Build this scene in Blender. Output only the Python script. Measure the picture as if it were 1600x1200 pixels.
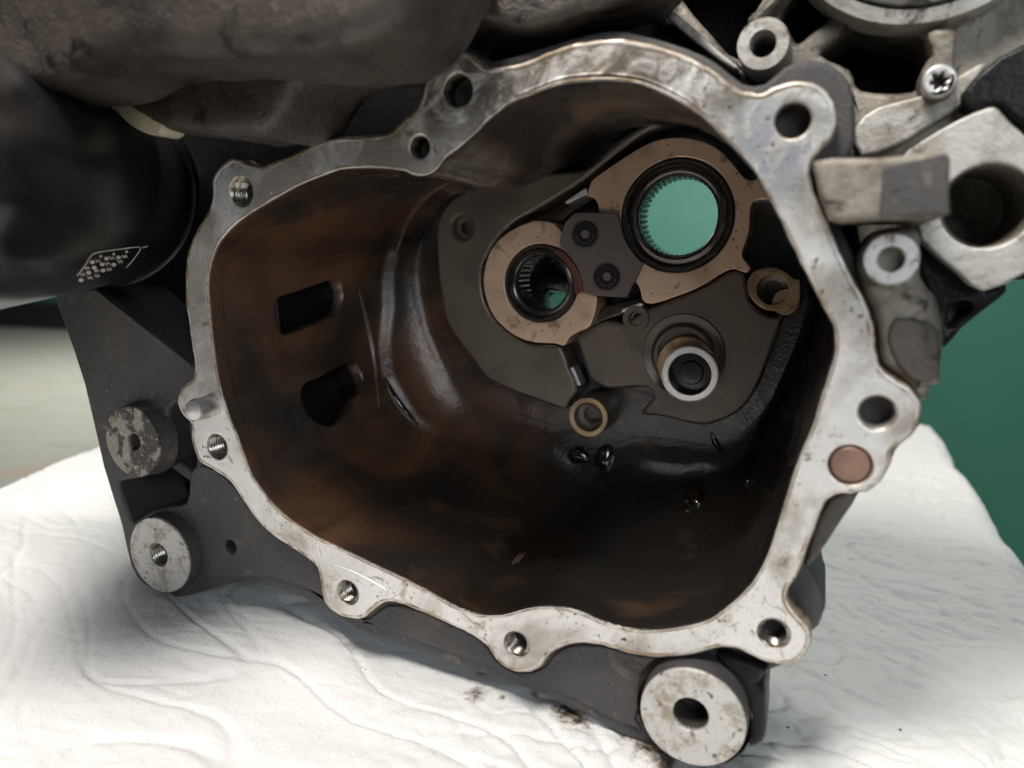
import bpy, bmesh, math, random
from mathutils import Vector, Matrix, noise
from mathutils.geometry import delaunay_2d_cdt

for o in list(bpy.data.objects):
    bpy.data.objects.remove(o)
SC = bpy.context.scene
COL = SC.collection
random.seed(7)

# ------------------------------------------------------------------ camera
F, DIST = 1155.0, 0.28                     # focal length in photo pixels, distance camera - flange plane (m)
PHI = math.atan(200 / F)                   # looking down
TH = math.atan(480 / F * math.cos(PHI))    # turned left
cam_d = bpy.data.cameras.new('camera')
cam = bpy.data.objects.new('camera', cam_d)
COL.objects.link(cam)
cam.location = (0, -DIST, 0)
cam.rotation_euler = (math.pi / 2 - PHI, 0, TH)
cam_d.sensor_width = 36
cam_d.lens = 36 * F / 1600
cam_d.clip_start = 0.01
cam_d.clip_end = 100
cam_d.dof.use_dof = True
cam_d.dof.focus_distance = 0.38
cam_d.dof.aperture_fstop = 6.0
SC.camera = cam

# ------------------------------------------------------------------ world, lamps, exposure
W = bpy.data.worlds.new('World')
SC.world = W
W.use_nodes = True
W.node_tree.nodes['Background'].inputs[0].default_value = (0.80, 0.86, 0.95, 1)
W.node_tree.nodes['Background'].inputs[1].default_value = 0.035

def area(name, loc, target, size, power, col, size_y=None):
    l = bpy.data.lights.new(name, 'AREA')
    l.energy = power
    l.color = col
    l.size = size
    if size_y:
        l.shape = 'RECTANGLE'
        l.size_y = size_y
    o = bpy.data.objects.new(name, l)
    COL.objects.link(o)
    o.location = loc
    o.rotation_euler = (Vector(target) - Vector(loc)).to_track_quat('-Z', 'Y').to_euler()
    return o

area('bench_lamp', (-0.24, -0.50, 0.95), (-0.18, -0.05, -0.20), 0.36, 17.5, (1.0, 0.955, 0.90))
area('partition_fill', (0.9, 1.0, 2.2), (0.9, 1.2, 0), 1.2, 26.0, (1.0, 0.96, 0.90), 0.4)  # unseen fill added to brighten the green partition
area('far_floor_fill', (-4.5, 4.2, 2.6), (-4.5, 4.2, 0), 2.5, 230.0, (1.0, 0.97, 0.92), 1.0)  # unseen fill added to lift the far floor and wall
area('cool_front_fill', (0.75, -1.3, 0.45), (-0.1, 0.0, -0.05), 0.8, 7.5, (0.84, 0.92, 1.0), 0.45)  # unseen cool fill added at the front right to light the cavity

SC.view_settings.view_transform = 'Standard'
SC.view_settings.look = 'None'
SC.view_settings.exposure = 0.18
SC.view_settings.gamma = 1.0
SC.view_settings.use_curve_mapping = False
SC.render.engine = 'CYCLES'
SC.cycles.use_denoising = True
SC.cycles.max_bounces = 8
SC.cycles.caustics_reflective = False
SC.cycles.caustics_refractive = False

# ------------------------------------------------------------------ helpers: pixels of the survey -> points on a depth plane
FH = Vector((-math.sin(TH), math.cos(TH), 0)); RT = Vector((math.cos(TH), math.sin(TH), 0)); ZZ = Vector((0, 0, 1))
FW = FH * math.cos(PHI) - ZZ * math.sin(PHI); UP = FH * math.sin(PHI) + ZZ * math.cos(PHI)
CAM = Vector((0, -DIST, 0))

def ray(px, py):
    return FW * F + RT * (px - 800) - UP * (py - 600)

def P3(px, py, y=0.0):
    r = ray(px, py)
    return CAM + r * ((y + DIST) / r.y)

def P(px, py, y=0.0):
    v = P3(px, py, y)
    return (v.x, v.z)

def PZ(px, py, z):
    r = ray(px, py)
    return CAM + r * (z / r.z)

def PD(px, py, dist):
    return CAM + ray(px, py) * (dist / F)

def proj(v):
    w = Vector(v) - CAM
    d = w.dot(FW)
    return (800 + F * w.dot(RT) / d, 600 - F * w.dot(UP) / d)

def loop(pts, y):
    return [P(a, b, y) for a, b in pts]

def r7(pts):
    return [(650 + a / 2.5806, 180 + b / 2.5806) for a, b in pts]

def smooth(pts, n=4, closed=True, alpha=0.5):
    """centripetal-ish Catmull-Rom through 2D points"""
    out = []
    m = len(pts)
    for i in range(m if closed else m - 1):
        if closed:
            p0, p1, p2, p3 = (pts[(i + k - 1) % m] for k in range(4))
        else:
            p0 = pts[max(i - 1, 0)]; p1 = pts[i]; p2 = pts[i + 1]; p3 = pts[min(i + 2, m - 1)]
        for k in range(n):
            t = k / n
            q = []
            for c in range(len(p1)):
                q.append(0.5 * (2 * p1[c] + (p2[c] - p0[c]) * t + (2 * p0[c] - 5 * p1[c] + 4 * p2[c] - p3[c]) * t * t
                                + (3 * p1[c] - p0[c] - 3 * p2[c] + p3[c]) * t ** 3))
            out.append(tuple(q))
    if not closed:
        out.append(tuple(pts[-1]))
    return out

def area2(l):
    return sum(l[i][0] * l[(i + 1) % len(l)][1] - l[(i + 1) % len(l)][0] * l[i][1] for i in range(len(l))) / 2

def offset(l, d):
    """move a closed 2D loop outward by d"""
    s = 1 if area2(l) > 0 else -1
    n = len(l); out = []
    for i in range(n):
        a = Vector(l[i - 1]); b = Vector(l[i]); c = Vector(l[(i + 1) % n])
        e1 = (b - a); e2 = (c - b)
        if e1.length < 1e-9 or e2.length < 1e-9:
            out.append(tuple(b)); continue
        e1.normalize(); e2.normalize()
        nn = Vector((e1.y + e2.y, -e1.x - e2.x)) * s
        if nn.length < 1e-6:
            out.append(tuple(b)); continue
        nn.normalize()
        out.append((b.x + nn.x * d, b.y + nn.y * d))
    return out

def circle(cx, cz, r, n=40):
    return [(cx + r * math.cos(2 * math.pi * i / n), cz + r * math.sin(2 * math.pi * i / n)) for i in range(n)]

def inside(p, l):
    c = False; x, y = p; n = len(l); j = n - 1
    for i in range(n):
        if (l[i][1] > y) != (l[j][1] > y) and x < (l[j][0] - l[i][0]) * (y - l[i][1]) / (l[j][1] - l[i][1]) + l[i][0]:
            c = not c
        j = i
    return c

# ------------------------------------------------------------------ materials
def sock(n, name):
    return n.inputs[name]

class Mat:
    def __init__(s, name, col, rough=0.5, metal=0.0, spec=0.5, coat=0.0, coat_rough=0.1):
        s.m = bpy.data.materials.new(name); s.m.use_nodes = True
        s.nt = s.m.node_tree; s.N = s.nt.nodes; s.L = s.nt.links
        s.b = s.N['Principled BSDF']
        s.b.inputs['Base Color'].default_value = (*col, 1)
        s.b.inputs['Roughness'].default_value = rough
        s.b.inputs['Metallic'].default_value = metal
        s.b.inputs['Specular IOR Level'].default_value = spec
        s.b.inputs['Coat Weight'].default_value = coat
        s.b.inputs['Coat Roughness'].default_value = coat_rough
        g = s.N.new('ShaderNodeNewGeometry'); s.pos = g.outputs['Position']
        s.col = None; s.c0 = col; s.rough_v = rough; s.h = None
    def noise(s, scale, detail=4, rough=0.55, dist=0.0, stretch=None, lo=None, hi=None):
        n = s.N.new('ShaderNodeTexNoise')
        n.inputs['Scale'].default_value = scale; n.inputs['Detail'].default_value = detail
        n.inputs['Roughness'].default_value = rough; n.inputs['Distortion'].default_value = dist
        if stretch:
            mp = s.N.new('ShaderNodeMapping'); mp.inputs['Scale'].default_value = stretch[0]
            mp.inputs['Rotation'].default_value = stretch[1]
            s.L.new(s.pos, mp.inputs[0]); s.L.new(mp.outputs[0], n.inputs['Vector'])
        else:
            s.L.new(s.pos, n.inputs['Vector'])
        return s.ramp(n.outputs[0], lo, hi) if lo is not None else n.outputs[0]
    def voro(s, scale, lo, hi, rnd=1.0, feature='F1'):
        n = s.N.new('ShaderNodeTexVoronoi'); n.inputs['Scale'].default_value = scale
        n.inputs['Randomness'].default_value = rnd; n.feature = feature
        s.L.new(s.pos, n.inputs['Vector'])
        return s.ramp(n.outputs[0], lo, hi)
    def ramp(s, fac, lo, hi):
        r = s.N.new('ShaderNodeMapRange'); r.interpolation_type = 'SMOOTHSTEP'
        r.inputs['From Min'].default_value = lo; r.inputs['From Max'].default_value = hi
        s.L.new(fac, r.inputs['Value'])
        return r.outputs[0]
    def math(s, op, a, b):
        m = s.N.new('ShaderNodeMath'); m.operation = op
        for i, v in enumerate((a, b)):
            if isinstance(v, (int, float)):
                m.inputs[i].default_value = v
            else:
                s.L.new(v, m.inputs[i])
        return m.outputs[0]
    def mix(s, fac, col):
        m = s.N.new('ShaderNodeMix'); m.data_type = 'RGBA'
        s.L.new(fac, m.inputs[0])
        if s.col is None:
            m.inputs[6].default_value = (*s.c0, 1)
        else:
            s.L.new(s.col, m.inputs[6])
        m.inputs[7].default_value = (*col, 1)
        s.col = m.outputs[2]
        s.L.new(s.col, s.b.inputs['Base Color'])
        return s
    def rough(s, fac, a, b):
        m = s.N.new('ShaderNodeMapRange'); m.inputs['To Min'].default_value = a; m.inputs['To Max'].default_value = b
        s.L.new(fac, m.inputs['Value']); s.L.new(m.outputs[0], s.b.inputs['Roughness'])
        return s
    def metal(s, fac, a, b):
        m = s.N.new('ShaderNodeMapRange'); m.inputs['To Min'].default_value = a; m.inputs['To Max'].default_value = b
        s.L.new(fac, m.inputs['Value']); s.L.new(m.outputs[0], s.b.inputs['Metallic'])
        return s
    def bump(s, fac, dist, strength=1.0, invert=False):
        b = s.N.new('ShaderNodeBump'); b.inputs['Distance'].default_value = dist
        b.inputs['Strength'].default_value = strength; b.invert = invert
        s.L.new(fac, b.inputs['Height'])
        if s.h:
            s.L.new(s.h, b.inputs['Normal'])
        s.h = b.outputs[0]
        s.L.new(s.h, s.b.inputs['Normal'])
        s.L.new(s.h, s.b.inputs['Coat Normal'])
        return s

M = {}
# machined sealing face: bright aluminium, brown varnish, dark pits, fine scratches
m = Mat('machined_aluminium', (0.78, 0.765, 0.745), 0.42, 0.7)
m.mix(m.noise(16, 6, 0.62, 0.5, lo=0.44, hi=0.62), (0.42, 0.385, 0.345))
m.mix(m.noise(48, 6, 0.66, 0.8, lo=0.56, hi=0.70), (0.40, 0.34, 0.27))
m.mix(m.noise(75, 5, 0.7, 1.0, lo=0.58, hi=0.70), (0.27, 0.21, 0.15))
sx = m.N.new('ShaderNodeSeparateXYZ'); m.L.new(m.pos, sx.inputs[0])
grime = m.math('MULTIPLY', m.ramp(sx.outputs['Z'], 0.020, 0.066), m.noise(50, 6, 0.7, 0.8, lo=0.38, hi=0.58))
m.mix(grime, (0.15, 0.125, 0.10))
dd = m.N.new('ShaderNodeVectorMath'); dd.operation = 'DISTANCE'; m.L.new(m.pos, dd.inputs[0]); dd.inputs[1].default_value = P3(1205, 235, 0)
m.mix(m.math('MULTIPLY', m.ramp(dd.outputs['Value'], 0.030, 0.006), m.noise(70, 5, 0.65, 0.6, lo=0.38, hi=0.56)), (0.34, 0.355, 0.38))  # bluish grey reflection at the upper right put into the colour
m.mix(m.math('MULTIPLY', m.noise(700, 3, 0.65, lo=0.54, hi=0.70), m.noise(14, 3, lo=0.42, hi=0.62)), (0.42, 0.39, 0.35))
pm = m.math('MULTIPLY', m.noise(380, 3, 0.6, lo=0.60, hi=0.66), m.noise(24, 5, 0.65, lo=0.46, hi=0.58))
m.mix(pm, (0.09, 0.07, 0.05))
m.rough(m.noise(40, 5, 0.65), 0.26, 0.66)
m.bump(pm, 0.0007, 1.0, True)
m.bump(m.noise(520, 4, 0.65), 0.00022)
m.bump(m.noise(200, 2, 0.5, stretch=((1, 1, 14), (0, 0.6, 0))), 0.00004)
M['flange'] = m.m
m = Mat('amber_varnish', (0.27, 0.17, 0.085), 0.4, 0.4)
m.mix(m.noise(80, 4, 0.6, lo=0.45, hi=0.58), (0.55, 0.50, 0.43))
M['amber'] = m.m
m = Mat('oily_rim', (0.62, 0.58, 0.53), 0.42, 0.6)
m.mix(m.noise(34, 5, 0.65, 0.6, lo=0.46, hi=0.58), (0.30, 0.215, 0.13))
m.mix(m.noise(90, 5, 0.65, 0.6, lo=0.55, hi=0.66), (0.14, 0.095, 0.055))
M['amber_edge'] = m.m
m = Mat('plate_edge_glint', (0.55, 0.44, 0.35), 0.28, 0.7)  # bright bevel highlight of the rear plates, painted as a pale edge
m.mix(m.noise(60, 4, 0.6, lo=0.45, hi=0.60), (0.07, 0.052, 0.04))
M['edge_glint'] = m.m
m = Mat('stained_flange_edge', (0.40, 0.33, 0.25), 0.45, 0.45)
m.mix(m.noise(60, 4, lo=0.42, hi=0.62), (0.22, 0.145, 0.08))
m.mix(m.noise(160, 3, lo=0.55, hi=0.68), (0.10, 0.075, 0.05))
m.bump(m.noise(500, 3), 0.0004)
M['flange_edge'] = m.m
# rough cast aluminium, dirty
def cast(name, base, dirt, dark, bumpd=0.0007, sc=1.0, metal=0.4, ro=(0.36, 0.66), coarse=0.6):
    m = Mat(name, base, 0.62, metal)
    m.mix(m.noise(30 * sc, 6, 0.68, 0.6, lo=0.40, hi=0.64), dirt)
    m.mix(m.noise(95 * sc, 6, 0.72, 0.4, lo=0.53, hi=0.68), dark)
    m.rough(m.noise(80 * sc, 4), *ro)
    m.bump(m.noise(900 * sc, 4, 0.65), bumpd * 0.6)
    m.bump(m.noise(300 * sc, 4, 0.65), bumpd)
    m.bump(m.noise(70 * sc, 3), bumpd * coarse)
    return m.m
M['cast'] = cast('dirty_cast_aluminium', (0.30, 0.27, 0.225), (0.12, 0.098, 0.075), (0.028, 0.023, 0.018), 0.0006)
M['cast_dark'] = cast('grimy_dark_casting', (0.115, 0.10, 0.088), (0.06, 0.05, 0.043), (0.022, 0.019, 0.017), 0.0006)
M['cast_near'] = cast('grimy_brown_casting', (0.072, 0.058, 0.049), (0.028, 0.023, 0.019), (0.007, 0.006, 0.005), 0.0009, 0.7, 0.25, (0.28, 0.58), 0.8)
M['cast_light'] = cast('milled_aluminium_pad', (0.52, 0.50, 0.465), (0.30, 0.27, 0.23), (0.07, 0.056, 0.044), 0.0004)
m = Mat('milled_boss_face', (0.62, 0.60, 0.57), 0.45, 0.5)
m.mix(m.noise(85, 6, 0.72, 0.1, lo=0.47, hi=0.64), (0.36, 0.305, 0.245))
m.mix(m.noise(300, 4, 0.6, lo=0.58, hi=0.68), (0.17, 0.145, 0.12))
m.bump(m.noise(600, 4, 0.7), 0.0006)
M['boss_face'] = m.m
m = Mat('corroded_boss_face', (0.36, 0.32, 0.26), 0.5, 0.4)
m.mix(m.noise(70, 5, 0.65, 0.6, lo=0.47, hi=0.53), (0.075, 0.068, 0.065))
m.mix(m.noise(500, 3, 0.6, lo=0.60, hi=0.68), (0.55, 0.50, 0.43))
m.bump(m.noise(420, 4, 0.7), 0.0012)
M['boss_corroded'] = m.m
# painted outside of the casing
m = Mat('charcoal_casing_paint', (0.056, 0.053, 0.054), 0.45, 0.0, 0.5)
m.mix(m.noise(22, 6, 0.65, 0.6, lo=0.46, hi=0.66), (0.080, 0.070, 0.062))
m.mix(m.noise(60, 6, 0.7, 0.8, lo=0.58, hi=0.70), (0.15, 0.125, 0.098))
m.mix(m.noise(110, 5, 0.7, 0.8, lo=0.68, hi=0.72), (0.26, 0.22, 0.175))
m.mix(m.noise(420, 4, 0.65, lo=0.64, hi=0.68), (0.014, 0.013, 0.012))
m.rough(m.noise(60, 4), 0.34, 0.60)
m.bump(m.noise(800, 4, 0.7), 0.0006)
m.bump(m.noise(120, 3), 0.0004)
M['paint'] = m.m
m = Mat('shaded_black_oily_paint', (0.009, 0.0087, 0.009), 0.45, 0.0, 0.2, 0.0, 0.12)  # black paint deepened to carry the shade behind housing and flange
m.mix(m.noise(40, 4, lo=0.5, hi=0.7), (0.014, 0.013, 0.012))
m.rough(m.noise(70, 4), 0.18, 0.5)
m.bump(m.noise(260, 4, 0.6), 0.0006)
M['paint_black'] = m.m
# oil soaked inside
m = Mat('oil_soaked_cavity', (0.016, 0.0125, 0.010), 0.34, 0.1, 0.5, 0.3, 0.05)
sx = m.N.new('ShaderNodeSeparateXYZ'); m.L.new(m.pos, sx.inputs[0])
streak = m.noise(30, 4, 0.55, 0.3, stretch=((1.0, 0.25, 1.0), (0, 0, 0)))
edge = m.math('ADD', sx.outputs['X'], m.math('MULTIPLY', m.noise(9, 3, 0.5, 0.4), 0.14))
lit_varnish = m.math('MULTIPLY', m.ramp(edge, -0.03, -0.17), m.ramp(streak, 0.18, 0.70))
m.mix(lit_varnish, (0.150, 0.078, 0.042))  # brown film brightens leftwards: light on the left wall put into its colour
m.mix(m.noise(11, 3, 0.5, 0.5, lo=0.44, hi=0.70), (0.028, 0.024, 0.021))
m.mix(m.noise(24, 4, 0.5, 0.3, lo=0.58, hi=0.76), (0.105, 0.060, 0.034))
m.rough(m.noise(22, 5), 0.16, 0.38)
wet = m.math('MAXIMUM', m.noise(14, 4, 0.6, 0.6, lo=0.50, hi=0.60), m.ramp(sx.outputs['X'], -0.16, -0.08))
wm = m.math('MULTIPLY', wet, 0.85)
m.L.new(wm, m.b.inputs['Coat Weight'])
m.bump(m.noise(38, 3, 0.5, 0.5, stretch=((1.0, 0.4, 1.0), (0, 0, 0))), 0.0009)
m.bump(m.noise(150, 3, 0.5, 0.6), 0.00006)
m.bump(m.noise(520, 4, 0.65), 0.00022)
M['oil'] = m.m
m = Mat('oil_stained_plate', (0.142, 0.110, 0.085), 0.36, 0.35, 0.5, 0.2, 0.15)
m.mix(m.noise(35, 4, 0.55, 0.4, lo=0.42, hi=0.66), (0.100, 0.076, 0.060))
m.rough(m.noise(40, 4), 0.30, 0.52)
m.bump(m.noise(900, 3, 0.6), 0.00012)
M['plate'] = m.m
m = Mat('varnished_machined_pad', (0.68, 0.475, 0.33), 0.38, 0.55)
m.mix(m.noise(32, 4, 0.55, 0.4, lo=0.44, hi=0.66), (0.50, 0.325, 0.23))
m.mix(m.noise(90, 4, 0.6, 0.4, lo=0.58, hi=0.70), (0.33, 0.20, 0.115))
m.mix(m.noise(420, 2, 0.5, lo=0.70, hi=0.73), (0.06, 0.035, 0.02))
m.bump(m.noise(700, 3, 0.6), 0.00014)
M['pad'] = m.m
m = Mat('pale_varnished_ring', (0.40, 0.29, 0.17), 0.35, 0.6)
m.mix(m.noise(70, 4, lo=0.45, hi=0.65), (0.24, 0.155, 0.085))
M['ring_tan'] = m.m
m = Mat('dark_bearing_steel', (0.075, 0.062, 0.054), 0.26, 0.8, 0.5, 0.3, 0.08)
m.rough(m.noise(150, 3), 0.16, 0.36)
M['steel_dark'] = m.m
m = Mat('brown_retainer_steel', (0.135, 0.105, 0.093), 0.46, 0.5)
m.rough(m.noise(70, 4), 0.38, 0.55)
m.bump(m.noise(1200, 3), 0.00008)
M['retainer'] = m.m
m = Mat('black_oxide_screw', (0.016, 0.014, 0.013), 0.30, 0.3, 0.5, 0.3, 0.1)
M['screw'] = m.m
m = Mat('reddish_oiled_steel', (0.18, 0.075, 0.055), 0.3, 0.6)
M['red_steel'] = m.m
m = Mat('bright_ground_steel', (0.82, 0.80, 0.77), 0.30, 0.8)
M['steel'] = m.m
m = Mat('thread_steel', (0.34, 0.32, 0.29), 0.30, 0.9)
m.mix(m.noise(300, 3, lo=0.48, hi=0.62), (0.16, 0.12, 0.08))
M['thread'] = m.m
m = Mat('zinc_screw', (0.62, 0.61, 0.58), 0.38, 0.7)
m.mix(m.noise(250, 3, lo=0.52, hi=0.66), (0.40, 0.38, 0.35))
M['zinc'] = m.m
m = Mat('tarnished_copper', (0.30, 0.185, 0.135), 0.45, 0.5)
m.mix(m.noise(130, 4, lo=0.45, hi=0.62), (0.21, 0.135, 0.105))
M['copper'] = m.m
m = Mat('cream_plastic', (0.50, 0.44, 0.31), 0.5)
M['cream'] = m.m
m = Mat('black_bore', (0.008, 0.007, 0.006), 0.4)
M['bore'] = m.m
m = Mat('wet_oil', (0.012, 0.008, 0.005), 0.05, 0.0, 0.6, 1.0, 0.02)
m.bump(m.noise(160, 2), 0.0006)
M['wet'] = m.m
m = Mat('satin_black_filter_paint', (0.013, 0.0125, 0.013), 0.3, 0.0, 0.45, 0.0, 0.08)
m.rough(m.noise(60, 5), 0.22, 0.44)
m.mix(m.noise(18, 4, 0.6, lo=0.5, hi=0.7), (0.028, 0.025, 0.023))
m.mix(m.noise(420, 3, lo=0.74, hi=0.77), (0.18, 0.16, 0.14))
m.bump(m.noise(35, 3), 0.0008)
M['filter'] = m.m
m = Mat('white_print', (0.62, 0.60, 0.56), 0.5)
M['print'] = m.m

# ------------------------------------------------------------------ mesh helpers
def finish(ob, parent=None, wn=False, ang=40):
    COL.objects.link(ob)
    me = ob.data
    for p in me.polygons:
        p.use_smooth = True
    me.set_sharp_from_angle(angle=math.radians(ang))
    if wn:
        w = ob.modifiers.new('wn', 'WEIGHTED_NORMAL'); w.keep_sharp = True
    if parent:
        ob.parent = parent
        ob.matrix_parent_inverse = parent_world(parent).inverted()
    return ob

def parent_world(p):
    m = Matrix.Translation(p.location)
    return m

def mesh_ob(name, verts, faces, mat, parent=None, ang=40, wn=False):
    me = bpy.data.meshes.new(name)
    me.from_pydata([tuple(v) for v in verts], [], faces)
    me.update()
    ms = mat if isinstance(mat, (list, tuple)) else [mat]
    for x in ms:
        me.materials.append(x)
    return finish(bpy.data.objects.new(name, me), parent, wn, ang)

def plate(name, loops, y0, y1, mat, parent=None, bevel=0.0008, res=2, side=None, wn=True, edge=None):
    """prism with holes between depths y0 (front, towards the camera) and y1, edges rounded"""
    cu = bpy.data.curves.new(name, 'CURVE'); cu.dimensions = '2D'; cu.fill_mode = 'BOTH'
    h = (y1 - y0) / 2
    cu.bevel_depth = bevel; cu.bevel_resolution = res; cu.extrude = h - bevel; cu.offset = -bevel
    for l in loops:
        s = cu.splines.new('POLY'); s.points.add(len(l) - 1); s.use_cyclic_u = True
        for i, q in enumerate(l):
            s.points[i].co = (q[0], q[1], 0, 1)
    t = bpy.data.objects.new(name, cu); COL.objects.link(t)
    dg = bpy.context.evaluated_depsgraph_get()
    me = bpy.data.meshes.new_from_object(t.evaluated_get(dg))
    bpy.data.objects.remove(t); bpy.data.curves.remove(cu)
    yc = (y0 + y1) / 2
    for v in me.vertices:
        x, y, z = v.co
        v.co = (x, yc - z, y)
    bm = bmesh.new(); bm.from_mesh(me)
    bmesh.ops.remove_doubles(bm, verts=bm.verts, dist=1e-6)
    bm.to_mesh(me); bm.free()
    me.update()
    me.name = name
    me.materials.clear(); me.materials.append(mat)
    if side:
        me.materials.append(side)
        for p in me.polygons:
            if p.normal.y > -0.95:
                p.material_index = 1
    if edge:
        me.materials.append(edge)
        for p in me.polygons:
            if -0.80 < p.normal.y < -0.30:
                p.material_index = len(me.materials) - 1
    return finish(bpy.data.objects.new(name, me), parent, wn, 50)

def lathe(name, c, prof, mat, parent=None, seg=48, mx=None, pitch=0.0, ang=35, mats=None):
    """revolve (r, y) round the depth axis through c=(x, z); mx replaces that placing; pitch winds it to a helix"""
    vs, fs = [], []
    n = len(prof)
    for k in range(seg):
        a = 2 * math.pi * k / seg
        for r, y in prof:
            vs.append(Vector((r * math.cos(a), y + pitch * k / seg, r * math.sin(a))))
    for k in range(seg):
        for i in range(n - 1):
            k2 = (k + 1) % seg
            if pitch and k2 == 0:
                continue
            fs.append((k * n + i, k * n + i + 1, k2 * n + i + 1, k2 * n + i))
    if mx is None:
        mx = Matrix.Translation((c[0], 0, c[1]))
    vs = [mx @ v for v in vs]
    ob = mesh_ob(name, vs, fs, mat, parent, ang)
    bm = bmesh.new(); bm.from_mesh(ob.data)
    bmesh.ops.remove_doubles(bm, verts=bm.verts, dist=1e-7)
    bmesh.ops.recalc_face_normals(bm, faces=bm.faces)
    bm.to_mesh(ob.data); bm.free()
    if mats:
        ob.data.materials.append(mats)
    return ob

def threads(name, c, r, y0, depth, parent, mat=None, pitch=0.0017, seg=28):
    """threaded bore: chamfer, helical ridges, dark floor"""
    amp = 0.0010
    vs, fs = [], []
    rows = int(depth / pitch * 6)
    for j in range(rows + 1):
        for k in range(seg):
            a = 2 * math.pi * k / seg
            yy = y0 + depth * j / rows
            ph = (yy / pitch + k / seg) % 1.0
            rr = r - amp * (1 - abs(2 * ph - 1)) * (1 if j > 1 else 0)
            if j == 0:
                rr = r + 0.0005
            vs.append((c[0] + rr * math.cos(a), yy, c[1] + rr * math.sin(a)))
    for j in range(rows):
        for k in range(seg):
            fs.append((j * seg + k, j * seg + (k + 1) % seg, (j + 1) * seg + (k + 1) % seg, (j + 1) * seg + k))
    fs.append(tuple(rows * seg + k for k in range(seg)))
    return mesh_ob(name, vs, fs, mat or M['thread'], parent, 60)

def bore(name, c, r, y0, depth, parent, mat=None, lip=0.0006):
    return lathe(name, c, [(r + lip, y0), (r, y0 + lip), (r * 0.97, y0 + depth), (0.0, y0 + depth)], mat or M['cast_dark'], parent, 40)

def thing(name, loc, label, cat, group=None):
    o = bpy.data.objects.new(name, None); COL.objects.link(o)
    o.location = loc; o.empty_display_size = 0.02
    o['label'] = label; o['category'] = cat
    if group:
        o['group'] = group
    return o

def struct(ob):
    ob['kind'] = 'structure'
    return ob

def lump(ob, voxel=0.004, strength=0.004, size=0.03, smooth_it=10):
    r = ob.modifiers.new('remesh', 'REMESH'); r.mode = 'VOXEL'; r.voxel_size = voxel; r.use_smooth_shade = True
    s = ob.modifiers.new('smooth', 'SMOOTH'); s.iterations = smooth_it; s.factor = 0.5
    t = bpy.data.textures.new('lumps', 'CLOUDS'); t.noise_scale = size; t.noise_depth = 3
    d = ob.modifiers.new('displace', 'DISPLACE'); d.texture = t; d.strength = strength; d.texture_coords = 'GLOBAL'
    t2 = bpy.data.textures.new('chips', 'VORONOI'); t2.noise_scale = size * 0.35; t2.distance_metric = 'DISTANCE'
    d2 = ob.modifiers.new('displace', 'DISPLACE'); d2.texture = t2; d2.strength = strength * 0.2; d2.texture_coords = 'GLOBAL'
    return ob

# ================================================================== SETTING
FLOOR_Z = -0.95
m = Mat('worn_green_grey_floor', (0.36, 0.38, 0.33), 0.5)
m.mix(m.noise(2.5, 5, 0.6, lo=0.54, hi=0.64), (0.40, 0.33, 0.27))
m.mix(m.noise(5, 4, 0.6, lo=0.5, hi=0.7), (0.30, 0.33, 0.29))
M['floor'] = m.m
m = Mat('dark_green_wall_paint', (0.050, 0.225, 0.160), 0.5)
m.mix(m.noise(3, 3, lo=0.4, hi=0.7), (0.058, 0.245, 0.178))
M['green'] = m.m
m = Mat('lit_teal_wall', (0.165, 0.50, 0.395), 0.5)
m.mix(m.noise(4, 3, lo=0.4, hi=0.7), (0.20, 0.55, 0.44))
M['teal'] = m.m
m = Mat('black_skirting', (0.02, 0.02, 0.021), 0.5)
M['skirt'] = m.m
m = Mat('bench_wood', (0.30, 0.22, 0.14), 0.6)
m.mix(m.noise(6, 4, stretch=((1, 8, 8), (0, 0, 0)), lo=0.4, hi=0.6), (0.22, 0.15, 0.09))
M['wood'] = m.m

def box(name, lo, hi, mat, parent=None, bevel=0.0):
    x0, y0, z0 = lo; x1, y1, z1 = hi
    bm = bmesh.new()
    bmesh.ops.create_cube(bm, size=1)
    for v in bm.verts:
        v.co = ((x0 + x1) / 2 + v.co.x * (x1 - x0), (y0 + y1) / 2 + v.co.y * (y1 - y0), (z0 + z1) / 2 + v.co.z * (z1 - z0))
    if bevel:
        bmesh.ops.bevel(bm, geom=list(bm.edges), offset=bevel, segments=2, affect='EDGES', profile=0.5)
    me = bpy.data.meshes.new(name); bm.to_mesh(me); bm.free()
    me.materials.append(mat)
    return finish(bpy.data.objects.new(name, me), parent, bool(bevel), 40)

struct(box('floor', (-16, -4, FLOOR_Z - 0.05), (8, 7.0, FLOOR_Z), M['floor']))
far = struct(box('wall', (-16, 6.6, FLOOR_Z), (8, 6.8, 3.0), M['green']))
sk = box('skirting', (-16, 6.40, FLOOR_Z), (8, 6.595, FLOOR_Z + 0.34), M['skirt'], far, 0.01)
# partition behind the bench; brighter light above put into a paler teal
part = struct(box('partition_wall', (-1.1, 1.75, FLOOR_Z), (3.2, 1.85, -0.02), M['green']))
box('upper_panel', (-1.1, 1.753, -0.018), (3.2, 1.847, 1.9), M['teal'], part)

# ================================================================== BENCH AND CLOTH
BX0, BX1, BY0, BY1 = -0.60, 0.135, -0.42, 0.78
BZ = -0.222
bench = thing('workbench', ((BX0 + BX1) / 2, (BY0 + BY1) / 2, FLOOR_Z), 'wooden workbench hidden under the white cloth', 'workbench')
box('table_top', (BX0, BY0, BZ - 0.04), (BX1, BY1, BZ), M['wood'], bench, 0.004)
for lx in (BX0 + 0.03, BX1 - 0.09):
    for ly in (BY0 + 0.03, BY1 - 0.09):
        box('leg', (lx, ly, FLOOR_Z), (lx + 0.06, ly + 0.06, BZ - 0.041), M['wood'], bench, 0.003)

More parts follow.
